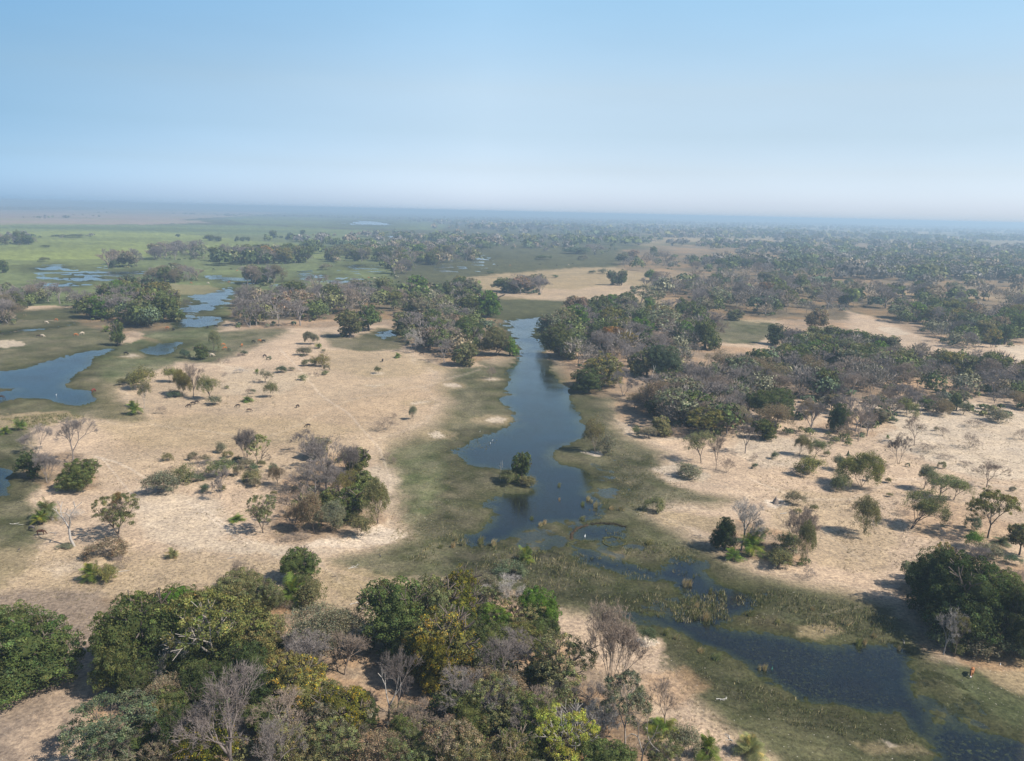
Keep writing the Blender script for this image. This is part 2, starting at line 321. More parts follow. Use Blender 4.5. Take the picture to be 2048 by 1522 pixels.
def field(X, Y):
    """colour (n,3), height (n), wetness (n) of the ground at world points"""
    n = len(X)
    D = np.hypot(X, Y)
    ux, vx, dp = proj(np.stack([X, Y, np.zeros(n)], 1))
    front = (dp > 20) & (np.abs(ux - 1024) < 3400)
    U = np.where(front, ux, 6000.0); V = np.where(front, vx, 6000.0)
    dd = np.maximum(V - hor_v(U), 0.5)
    K = np.clip(F / dd, 1.2, 8.0)
    lx = np.arctan2(X, Y) * F; ly = np.log(np.maximum(D, 5.0)) * F          # scale-free coordinates
    n1 = fbm(lx / 42, ly / 42, 5); n2 = fbm(lx / 42, ly / 42, 5, 40.0)
    n3 = fbm(lx / 9, ly / 9, 3, 80.0)
    n4 = fbm(lx / 3.5, ly / 3.5, 2, 120.0)
    Uw = U + n1 * 17 + n3 * 9 + n4 * 4; Vw = V + (n2 * 17 + n3 * 9 + n4 * 4) / K
    A = np.array([lin(CLR['sand'])]).repeat(n, 0)
    big = fbm(X / 260, Y / 520, 4, 3.0)
    far = ss(3, 10, np.where(front, 1, 0) * 20 - 0) * ss(-1, 1, 640 - V)
    nb = ss(-0.25, 0.3, big)[:, None]
    A = np.where((far > .5)[:, None], lin(CLR['olive']) * (1 - nb) + lin(CLR['tan']) * nb, A)
    rim = np.zeros(n)
    for c, s, a, p in Z:
        s = s * .8
        k = ss(-s, s, inside_dist(Uw, Vw, K, p, s + 2)) * a
        if c == 'olive' and s > 18: rim = np.maximum(rim, np.exp(-((k - .10) / .09) ** 2) * (V > 640) * (.6 + 1.2 * n2))
        A = A * (1 - k[:, None]) + lin(CLR[c]) * k[:, None]
    rim = np.clip(rim, 0, 1)[:, None] * .6 * (1 - ss(1120, 1220, V) * .7)[:, None]
    A = A * (1 - rim) + lin(CLR['pale']) * rim
    for p in WOODFLOOR:
        k = ss(-14, 14, inside_dist(Uw, Vw, K, p, 16)) * .65
        mixc = lin(CLR['litter']) * (1 - ss(-.3, .5, n2)[:, None]) + lin(CLR['orange']) * ss(-.3, .5, n2)[:, None]
        A = A * (1 - k[:, None]) + mixc * k[:, None]
    # far plain: pale clearings between the distant woods on the right, banded grass on the left
    k = ss(0.05, 0.3, fbm(X / 420 + 9, Y / 900, 4, 12.0)) * ss(1180, 1300, U) * ss(620, 560, V)
    A = A * (1 - k[:, None] * .8) + lin(CLR['tan']) * k[:, None] * .8
    k = ss(0.0, 0.5, fbm(X / 900 + 9, Y / 340, 4, 22.0)) * ss(900, 600, U) * ss(600, 500, V)
    A = A * (1 - k[:, None] * .28) + lin(CLR['dark']) * k[:, None] * .28
    k = ss(0.02, 0.3, fbm(X / 500 + 3, Y / 260, 4, 52.0)) * ss(900, 600, U) * ss(600, 500, V)
    A = A * (1 - k[:, None] * .35) + lin(CLR['yellow']) * k[:, None] * .35
    WR = 80
    wd = np.full(n, -float(WR))
    for p in WATER:
        wd = np.maximum(wd, inside_dist(Uw, Vw, K, p, WR))
    damp = ss(-WR, 0, wd) * np.clip(0.75 + 0.5 * n1, 0, 1)
    green_ = ss(.05, .0, A[:, 0] - A[:, 1]) * .45 + .35                          # wet brownish margin, stronger where grass already grows
    damp = damp * green_
    A = A * (1 - damp[:, None]) + (lin(CLR['weed']) * .75 + lin(CLR['mud']) * .25) * damp[:, None]
    edge = ss(-9, 0, wd)
    A = A * (1 - .7 * edge[:, None]) + lin(CLR['weed']) * .7 * edge[:, None]
    deep = ss(0, 30, wd + n3 * 6)[:, None]                       # the bed: weed in the shallows, mud painted darker where deep water absorbs light
    A = A * (1 - deep * .93) + np.array([.010, .016, .022]) * deep * .93
    for wdt, a, c, pts in TRACKS:
        P = pts
        for i in range(len(P) - 1):
            (x1, y1), (x2, y2) = P[i], P[i + 1]
            s = np.nonzero((U > min(x1, x2) - 9) & (U < max(x1, x2) + 9) & (V > min(y1, y2) - 9) & (V < max(y1, y2) + 9))[0]
            if len(s) == 0: continue
            ex, ey = x2 - x1, y2 - y1
            px, py = U[s] + n3[s] * 1.5 - x1, V[s] + n1[s] * 1.5 - y1
            t = np.clip((px * ex + py * ey) / (ex * ex + ey * ey), 0, 1)
            d = np.hypot(px - t * ex, py - t * ey)
            k = (ss(wdt + 1.2, wdt * .4, d) * a)[:, None]
            A[s] = A[s] * (1 - k) + lin(CLR[c]) * k
    # mottling in the thing's own colour
    A = A * (1 + .10 * n1 + .10 * n3)[:, None] * np.array([1 + 0 * n1, 1 - .02 * n2, 1 - .05 * n2]).T
    mpp = D / F
    farw = ss(740, 660, V)
    wdn = wd + n3 * 5.0 + fbm(lx / 4, ly / 4, 2, 9.0) * 4 + (fbm(lx / 16, ly / 16, 3, 71.0) * 24 - 6) * farw + (fbm(lx / 14, ly / 14, 3, 33.0) * 12) * ss(1040, 1120, V)
    for p in MARSH:
        k = ss(-10, 14, inside_dist(Uw, Vw, K, p, 16))
        wdn = np.where(k > 0, np.maximum(wdn, (fbm(lx / 34, ly / 26, 4, 91.0) * 60 - 4 - 9 * farw) * k - 30 * (1 - k)), wdn)
    mottle = np.maximum(fbm(X / 5, Y / 5, 4, 14.0), -.6)[:, None]
    gm = ss(26, 40, (A[:, 0] - A[:, 1]) * -400 + 40)[:, None]
    A = A * (1 + mottle * .42 * gm)
    # weed and grass hummocks break the shallows
    hum = fbm(X / 3.2, Y / 3.2, 4, 60.0)
    z = np.clip(-wdn * 0.006, -0.25, 0.22)
    near = ss(900, 1050, V)
    z = z + near * np.where((wdn > -8) & (wdn < 34), np.maximum(hum - .12, 0) * .18 * ss(34, 6, wdn), 0)
    z = z + np.where(V > 1085, np.maximum(fbm(X / 1.6, Y / 2.4, 3, 30.0) - .42, 0) * .5, 0) * ss(-4, 4, wdn)
    z = z + 0.06 * (1 - ss(-20, 0, wd)) * n1
    for wdt, pts in BAND:
        for i in range(len(pts) - 1):
            (x1, y1), (x2, y2) = pts[i], pts[i + 1]
            s = np.nonzero((U > min(x1, x2) - 9) & (U < max(x1, x2) + 9) & (V > min(y1, y2) - 9) & (V < max(y1, y2) + 9))[0]
            if len(s) == 0: continue
            ex, ey = x2 - x1, y2 - y1
            px, py = U[s] + n3[s] * 2 - x1, V[s] + n1[s] * 1.5 - y1
            t = np.clip((px * ex + py * ey) / (ex * ex + ey * ey), 0, 1)
            d = np.hypot(px - t * ex, (py - t * ey) * 1.6)
            k = ss(wdt + 1, wdt * .3, d)
            z[s] = np.maximum(z[s], -.1 + .2 * k); A[s] = A[s] * (1 - .6 * k[:, None]) + lin(CLR['olive']) * .6 * k[:, None]
    z = np.where(front & (D < 12000), z, 0.2)
    return np.clip(A * 0.575, 0.01, .8), z, np.clip(ss(-40, 0, wd), 0, 1)

def gz(x, y):
    return float(field(np.array([x], float), np.array([y], float))[1][0])

# ------------------------------------------------------------------ materials
def mat(name):
    m = bpy.data.materials.new(name); m.use_nodes = True; t = m.node_tree; t.nodes.clear()
    o = t.nodes.new('ShaderNodeOutputMaterial'); return m, t, o
def N(t, kind, **kw):
    n = t.nodes.new(kind)
    for k, v in kw.items():
        if isinstance(v, tuple) and k == 'ins':
            pass
        setattr(n, k, v)
    return n
def math_(t, op, a, b=None, c=None):
    n = t.nodes.new('ShaderNodeMath'); n.operation = op
    for i, q in enumerate((a, b, c)):
        if q is None: continue
        if hasattr(q, 'links'): t.links.new(q, n.inputs[i])
        else: n.inputs[i].default_value = q
    return n.outputs[0]
def mixc(t, fac, a, b, mode='MIX'):
    n = t.nodes.new('ShaderNodeMix'); n.data_type = 'RGBA'; n.blend_type = mode
    for i, q in ((0, fac), (6, a), (7, b)):
        if hasattr(q, 'links'): t.links.new(q, n.inputs[i])
        else: n.inputs[i].default_value = q if i == 0 else (*q, 1)
    return n.outputs[2]
def noise(t, vec, scale, detail=3, rough=.6):
    n = t.nodes.new('ShaderNodeTexNoise'); n.inputs['Scale'].default_value = scale
    n.inputs['Detail'].default_value = detail; n.inputs['Roughness'].default_value = rough
    t.links.new(vec, n.inputs['Vector']); return n.outputs['Fac']
def maprange(t, v, a, b, c=0.0, d=1.0):
    n = t.nodes.new('ShaderNodeMapRange'); t.links.new(v, n.inputs[0])
    for i, q in enumerate((a, b, c, d)): n.inputs[i + 1].default_value = q
    return n.outputs[0]

# ground
M_GROUND, t, o = mat('ground_soil_and_grass')
geo = N(t, 'ShaderNodeNewGeometry'); pos = geo.outputs['Position']
ca = N(t, 'ShaderNodeAttribute', attribute_name='soil'); wa = N(t, 'ShaderNodeAttribute', attribute_name='wet')
fine = noise(t, pos, 1.6, 5, .7); mid = noise(t, pos, .22, 4, .65); tuft = noise(t, pos, 3.5, 3, .7); large = noise(t, pos, .035, 4, .6)
c = ca.outputs['Color']
c = mixc(t, 1.0, c, mixc(t, maprange(t, mid, .3, .7), (.84, .84, .86), (1.15, 1.14, 1.12)), 'MULTIPLY')
c = mixc(t, 1.0, c, mixc(t, maprange(t, large, .3, .7), (.86, .87, .88), (1.14, 1.12, 1.09)), 'MULTIPLY')
c = mixc(t, 1.0, c, mixc(t, maprange(t, fine, .35, .65), (.60, .60, .63), (1.36, 1.35, 1.31)), 'MULTIPLY')
dark = maprange(t, tuft, .62, .72)                                    # dry tufts, dung, leaf litter
c = mixc(t, math_(t, 'MULTIPLY', dark, .55), c, mixc(t, wa.outputs['Fac'], (.16, .12, .075), (.05, .065, .028)))
chips = maprange(t, noise(t, pos, 2.6, 2, .5), .70, .76)              # pale bare chips of silt
c = mixc(t, math_(t, 'MULTIPLY', chips, math_(t, 'SUBTRACT', .5, math_(t, 'MULTIPLY', wa.outputs['Fac'], .4))), c, (.60, .54, .46))
bs = N(t, 'ShaderNodeBsdfDiffuse'); t.links.new(c, bs.inputs[0])
bp = N(t, 'ShaderNodeBump'); bp.inputs['Strength'].default_value = .55; bp.inputs['Distance'].default_value = .25
t.links.new(math_(t, 'ADD', fine, math_(t, 'MULTIPLY', tuft, .6)), bp.inputs['Height']); t.links.new(bp.outputs[0], bs.inputs['Normal'])
t.links.new(bs.outputs[0], o.inputs[0])

# water with floating weed
M_WATER, t, o = mat('still_water')
geo = N(t, 'ShaderNodeNewGeometry'); pos = geo.outputs['Position']
gl = N(t, 'ShaderNodeBsdfGlossy'); t.links.new(maprange(t, noise(t, pos, .035, 3, .6), .35, .65, .06, .26), gl.inputs['Roughness']); gl.inputs[0].default_value = (1, 1, 1, 1)
tp = N(t, 'ShaderNodeBsdfTransparent'); tp.inputs[0].default_value = (.86, .90, .87, 1)
bp = N(t, 'ShaderNodeBump'); bp.inputs['Strength'].default_value = .12; bp.inputs['Distance'].default_value = .05
t.links.new(noise(t, pos, 1.3, 3, .5), bp.inputs['Height']); t.links.new(bp.outputs[0], gl.inputs['Normal'])
fr = N(t, 'ShaderNodeFresnel'); fr.inputs['IOR'].default_value = 1.38; t.links.new(bp.outputs[0], fr.inputs['Normal'])
pb = N(t, 'ShaderNodeMixShader'); t.links.new(fr.outputs[0], pb.inputs[0]); t.links.new(tp.outputs[0], pb.inputs[1]); t.links.new(gl.outputs[0], pb.inputs[2])
weed = N(t, 'ShaderNodeBsdfDiffuse')
t.links.new(mixc(t, noise(t, pos, 2.0, 2), (.030, .040, .020), (.12, .14, .06)), weed.inputs[0])
wm = math_(t, 'MULTIPLY', maprange(t, noise(t, pos, 1.5, 5, .8), .53, .62), maprange(t, noise(t, pos, .05, 4, .6), .38, .62))
lily = math_(t, 'MULTIPLY', maprange(t, noise(t, pos, 2.2, 2, .6), .60, .64), maprange(t, noise(t, pos, .09, 4, .7), .45, .62))
mx = N(t, 'ShaderNodeMixShader'); t.links.new(math_(t, 'MAXIMUM', math_(t, 'MULTIPLY', wm, .6), math_(t, 'MULTIPLY', lily, .30)), mx.inputs[0])
t.links.new(pb.outputs[0], mx.inputs[1]); t.links.new(weed.outputs[0], mx.inputs[2]); t.links.new(mx.outputs[0], o.inputs[0])

# foliage, coloured per object, varied per leaf
def leaf_mat(name, trans, use_attr=False):
    m, t, o = mat(name)
    oi = N(t, 'ShaderNodeObjectInfo'); at_ = N(t, 'ShaderNodeAttribute', attribute_name='tint')
    base = at_.outputs['Color'] if use_attr else mixc(t, 1.0, oi.outputs['Color'], at_.outputs['Color'], 'MULTIPLY')
    geo = N(t, 'ShaderNodeNewGeometry')
    patch = noise(t, geo.outputs['Position'], .45, 3, .6)
    base = mixc(t, 1.0, base, mixc(t, maprange(t, patch, .3, .7), (.80, .82, .85), (1.22, 1.18, 1.05)), 'MULTIPLY')
    d = N(t, 'ShaderNodeBsdfDiffuse'); t.links.new(base, d.inputs[0])
    tr = N(t, 'ShaderNodeBsdfTranslucent'); t.links.new(mixc(t, 1.0, base, (1.1, 1.2, .6), 'MULTIPLY'), tr.inputs[0])
    mx = N(t, 'ShaderNodeMixShader'); mx.inputs[0].default_value = trans
    t.links.new(d.outputs[0], mx.inputs[1]); t.links.new(tr.outputs[0], mx.inputs[2])
    t.links.new(mx.outputs[0], o.inputs[0]); return m
M_LEAF = leaf_mat('leaves', .28)
M_LEAF_FAR = leaf_mat('leaves_mass', .1, True)
def bark_mat(name):
    m, t, o = mat(name)
    oi = N(t, 'ShaderNodeObjectInfo'); geo = N(t, 'ShaderNodeNewGeometry')
    c = mixc(t, 1.0, oi.outputs['Color'], mixc(t, noise(t, geo.outputs['Position'], 2.5, 3), (.65, .65, .66), (1.35, 1.33, 1.3)), 'MULTIPLY')
    d = N(t, 'ShaderNodeBsdfDiffuse'); t.links.new(c, d.inputs[0]); t.links.new(d.outputs[0], o.inputs[0]); return m
M_BARK = bark_mat('bark')
M_HIDE = bark_mat('animal_hide')

# ------------------------------------------------------------------ mesh helpers
def link_mesh(name, V, Fc, material, tint=None, smooth=False):
    """V (n,3), Fc list of (m,k) index arrays with k = 3 or 4"""
    me = bpy.data.meshes.new(name)
    V = np.asarray(V, np.float32); Fc = [np.asarray(f, np.int32) for f in Fc if len(f)]
    me.vertices.add(len(V)); me.vertices.foreach_set('co', V.ravel())
    li = np.concatenate([f.ravel() for f in Fc]); tot = np.concatenate([np.full(len(f), f.shape[1], np.int32) for f in Fc])
    me.loops.add(len(li)); me.loops.foreach_set('vertex_index', li)
    st = np.concatenate([[0], np.cumsum(tot)[:-1]]).astype(np.int32)
    me.polygons.add(len(tot)); me.polygons.foreach_set('loop_start', st); me.polygons.foreach_set('loop_total', tot)
    if smooth: me.polygons.foreach_set('use_smooth', np.ones(len(tot), bool))
    me.update(calc_edges=True)
    if tint is not None:
        a = me.color_attributes.new('tint', 'FLOAT_COLOR', 'POINT')
        a.data.foreach_set('color', np.concatenate([tint, np.ones((len(tint), 1))], 1).astype(np.float32).ravel())
    me.materials.append(material)
    return me

def unit(v):
    return v / np.maximum(np.linalg.norm(v, axis=-1, keepdims=True), 1e-9)

def quads(C, Nn, size, rng, asp=1.5):
    """leaf shaped cards at C facing Nn"""
    n = len(C)
    r = rng.normal(size=(n, 3)); T = unit(np.cross(Nn, r)); B = np.cross(Nn, T)
    s = (size * rng.uniform(.6, 1.35, n))[:, None]
    V = np.stack([C - T * s * asp / 2, C - B * s / 2, C + T * s * asp / 2, C + B * s / 2], 1).reshape(-1, 3)
    return V, np.arange(n * 4).reshape(-1, 4)

def tubes(P0, P1, R0, R1, sides):
    n = len(P0)
    if n == 0: return np.zeros((0, 3)), np.zeros((0, 4), int)
    d = unit(P1 - P0); ref = np.where(np.abs(d[:, 2:3]) > .9, np.array([[1., 0, 0]]), np.array([[0, 0, 1.]]))
    a = unit(np.cross(d, ref)); b = np.cross(d, a)
    ang = np.arange(sides) * 2 * math.pi / sides
    ring = a[:, None, :] * np.cos(ang)[None, :, None] + b[:, None, :] * np.sin(ang)[None, :, None]
    V = np.concatenate([P0[:, None] + ring * R0[:, None, None], P1[:, None] + ring * R1[:, None, None]], 1).reshape(-1, 3)
    i = np.arange(sides); j = (i + 1) % sides
    q = np.stack([i, j, j + sides, i + sides], 1)
    return V, (q[None] + (np.arange(n) * 2 * sides)[:, None, None]).reshape(-1, 4)

def skeleton(rng, trunk=.3, levels=5, kids=3, spread=.55, ratio=.74, lift=.12, stems=1, r=.022, wob=.25, taper=.62, lean=0.0):
    segs = []; tips = []
    def grow(p, d, L, rad, lev):
        steps = 2 if lev >= levels - 1 else 1 if lev < 1 else 2
        q = p
        for s in range(steps):
            d = d + rng.normal(size=3) * wob * .35; d[2] += lift * (.5 if lev else .1); d = d / np.linalg.norm(d)
            q2 = q + d * L / steps
            segs.append((q, q2, rad * (1 - .18 * s), rad * (1 - .18 * (s + 1)), lev)); q = q2
        if lev == 0: tips.append((q, d)); return
        a0 = rng.uniform(0, 6.28)
        nk = kids + (1 if rng.random() < .3 else 0) - (1 if rng.random() < .2 else 0)
        for k in range(nk):
            az = a0 + k * 6.283 / nk + rng.normal() * .3
            ax = np.cross(d, [0, 0, 1.0]) if abs(d[2]) < .95 else np.array([1., 0, 0])
            ax /= np.linalg.norm(ax); bx = np.cross(d, ax)
            sp = spread * rng.uniform(.6, 1.35)
            nd = d * math.cos(sp) + (ax * math.cos(az) + bx * math.sin(az)) * math.sin(sp)
            grow(q, nd, L * ratio * rng.uniform(.75, 1.2), rad * taper, lev - 1)
    for s in range(stems):
        d = np.array([lean, 0, 1.0])
        if stems > 1: d = d + rng.normal(size=3) * np.array([.5, .5, .05]); 
        d = d / np.linalg.norm(d)
        L = trunk * rng.uniform(.8, 1.15)
        p = np.array([rng.normal() * .012, rng.normal() * .012, -0.03]) if stems > 1 else np.array([0, 0, -0.03])
        grow(p, d, L, r / math.sqrt(stems), levels)
    P0 = np.array([s[0] for s in segs]); P1 = np.array([s[1] for s in segs])
    R0 = np.array([s[2] for s in segs]); R1 = np.array([s[3] for s in segs]); L = np.array([s[4] for s in segs])
    T = np.array([q for q, d in tips]); TD = np.array([d for q, d in tips])
    # fit into a unit tree: height 1, width 1
    h = P1[:, 2].max(); rr = np.percentile(np.hypot(P1[:, 0] - (lean * .5), P1[:, 1]), 90)
    k = np.array([.5 / rr, .5 / rr, 1 / h])
    return P0 * k, P1 * k, R0 * (.5 / rr), R1 * (.5 / rr), L, T * k, unit(TD * k)

def skel_meshes(name, sk, cut, extra=0, rng=None, thin=1.0):
    """trunk mesh (levels above cut) and twig mesh (the rest)"""
    P0, P1, R0, R1, L, T, TD = sk
    s = L > cut
    V, Q = tubes(P0[s], P1[s], R0[s], R1[s], 5)
    trunk = link_mesh(name + '_trunk', V, [Q], M_BARK)
    s = ~s
    if not s.any(): return trunk, None
    V2, Q2 = tubes(P0[s], P1[s], R0[s] * thin, R1[s] * thin, 3)
    if extra:                                                     # the finest twigs: slender blades at every tip
        n = len(T) * extra; C = T.repeat(extra, 0); d = unit(TD.repeat(extra, 0) + rng.normal(size=(n, 3)) * .75)
        ln = rng.uniform(.03, .085, n)[:, None]
        C = C - TD.repeat(extra, 0) * rng.uniform(0, .08, n)[:, None]
        side = unit(np.cross(d, rng.normal(size=(n, 3)))) * .0021
        Vx = np.stack([C - side, C + side, C + d * ln], 1).reshape(-1, 3)
        Tx = np.arange(n * 3).reshape(-1, 3) + len(V2)
        
        tw = link_mesh(name + '_twigs', np.concatenate([V2, Vx]), [Q2, Tx], M_BARK)
    else:
        tw = link_mesh(name + '_twigs', V2, [Q2], M_BARK)
    return trunk, tw

def leaf_tint(n, rng, per=4, var=.35, warm=.12, hot=0.0):
    b = np.exp(rng.normal(size=n) * var * .7)
    c = np.stack([b * (1 + rng.normal(size=n) * warm), b, b * (1 + rng.normal(size=n) * warm * .5)], 1)
    if hot:
        s = rng.random(n) < hot
        c[s] *= np.array([2.6, 1.75, .55])
    return np.clip(c, .25, 4).repeat(per, 0)

def ico(sub=1):
    p = (1 + 5 ** .5) / 2
    V = [(-1,p,0),(1,p,0),(-1,-p,0),(1,-p,0),(0,-1,p),(0,1,p),(0,-1,-p),(0,1,-p),(p,0,-1),(p,0,1),(-p,0,-1),(-p,0,1)]
    Fc = [(0,11,5),(0,5,1),(0,1,7),(0,7,10),(0,10,11),(1,5,9),(5,11,4),(11,10,2),(10,7,6),(7,1,8),(3,9,4),(3,4,2),(3,2,6),(3,6,8),(3,8,9),(4,9,5),(2,4,11),(6,2,10),(8,6,7),(9,8,1)]
    V = [np.array(v) / np.linalg.norm(v) for v in V]
    for _ in range(sub):
        c = {}; nf = []
        def midp(a, b):
            k = (min(a, b), max(a, b))
            if k not in c:
                q = V[a] + V[b]; V.append(q / np.linalg.norm(q)); c[k] = len(V) - 1
            return c[k]
        for a, b, d in Fc:
            x, y, z = midp(a, b), midp(b, d), midp(d, a)
            nf += [(a,x,z),(b,y,x),(d,z,y),(x,y,z)]
        Fc = nf
    return np.array(V), np.array(Fc)
ICO = ico(1)

def lobes(rng, n, z0, flat=.9, spread=.3):
    """big masses of a crown, unit tree"""
    out = []
    zc = (z0 + 1) / 2
    for k in range(n):
        r = rng.uniform(.20, .30) if k else .33
        a = rng.uniform(0, 6.28) if n < 3 else k * 6.283 / (n - 1) + rng.normal() * .3
        q = 0 if k == 0 else min(spread * rng.uniform(.75, 1.1), .5 - r * .9)
        rz = r * flat * rng.uniform(.8, 1.1)
        z = 1 - rz if k == 0 else rng.uniform(z0 + rz * .7, 1 - rz * 1.0)
        out.append((np.array([q * math.cos(a), q * math.sin(a), z]), np.array([r, r, rz])))
    return out

def leafy(rng, z0=.1, nl=7, clumps=120, per=70, size=.02, crad=.075, flat=.95, core=True, shell=.75, hot=0.0, var=.33, spread=.3, droop=0.0, gap=0.0):
    LB = lobes(rng, nl, z0, flat, spread)
    C = []; Nn = []
    tries = 0
    while len(C) < clumps and tries < clumps * 30:
        tries += 1
        c, r = LB[rng.integers(len(LB))]
        d = unit(rng.normal(size=3)); d[2] = d[2] if d[2] > -.6 else -d[2]
        rr = rng.uniform(.86, 1.06) - (gap * rng.random() ** 2)
        p = c + d * r * rr
        if p[2] < z0 * .8: continue
        if any(np.linalg.norm((p - c2) / r2) < .80 for c2, r2 in LB if c2 is not c): continue
        C.append(p); Nn.append(unit(d / r * r.mean()))
    C = np.array(C); Nn = np.array(Nn)
    k = len(C)
    d = unit(rng.normal(size=(k, per, 3)) + Nn[:, None] * .75 + np.array([0, 0, .35]))
    rad = crad * rng.uniform(.65, 1.45, (k, 1, 1)) * rng.uniform(shell, 1.1, (k, per, 1))
    P = C[:, None] + d * rad * np.array([1, 1, .8])
    if droop: P[..., 2] -= droop * rng.random((k, per)) ** 2
    nor = unit(d + rng.normal(size=d.shape) * .55)
    V, Q = quads(P.reshape(-1, 3), nor.reshape(-1, 3), size, rng)
    ct = np.exp(rng.normal(size=(k, 1, 1)) * .22) * np.array([1, 1, 1]) + rng.normal(size=(k, 1, 3)) * .05
    tint = leaf_tint(k * per, rng, 1, var, .12, hot).reshape(k, per, 3) * ct
    tint = np.clip(tint.reshape(-1, 3), .2, 4).repeat(4, 0)
    faces = [Q]; VV = [V]; TT = [tint]; off = len(V)
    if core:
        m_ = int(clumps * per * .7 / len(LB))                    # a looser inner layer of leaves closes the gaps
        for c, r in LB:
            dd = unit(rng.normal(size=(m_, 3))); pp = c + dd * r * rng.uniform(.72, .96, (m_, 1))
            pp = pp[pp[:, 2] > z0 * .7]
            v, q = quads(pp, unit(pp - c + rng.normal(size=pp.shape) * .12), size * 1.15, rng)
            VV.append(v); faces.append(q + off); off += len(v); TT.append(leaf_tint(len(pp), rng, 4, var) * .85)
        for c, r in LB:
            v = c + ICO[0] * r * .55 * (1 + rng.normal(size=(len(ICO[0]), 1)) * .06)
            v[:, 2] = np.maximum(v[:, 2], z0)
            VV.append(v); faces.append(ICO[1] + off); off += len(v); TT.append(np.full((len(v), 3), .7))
    return np.concatenate(VV), faces, np.concatenate(TT)

def tri_q(faces):      # keep quads and triangles in separate arrays
    return faces

# ------------------------------------------------------------------ the pool of plant meshes, shared by all their copies
POOL = {}
def pool(kind, trunk, crown): POOL.setdefault(kind, []).append((trunk, crown))

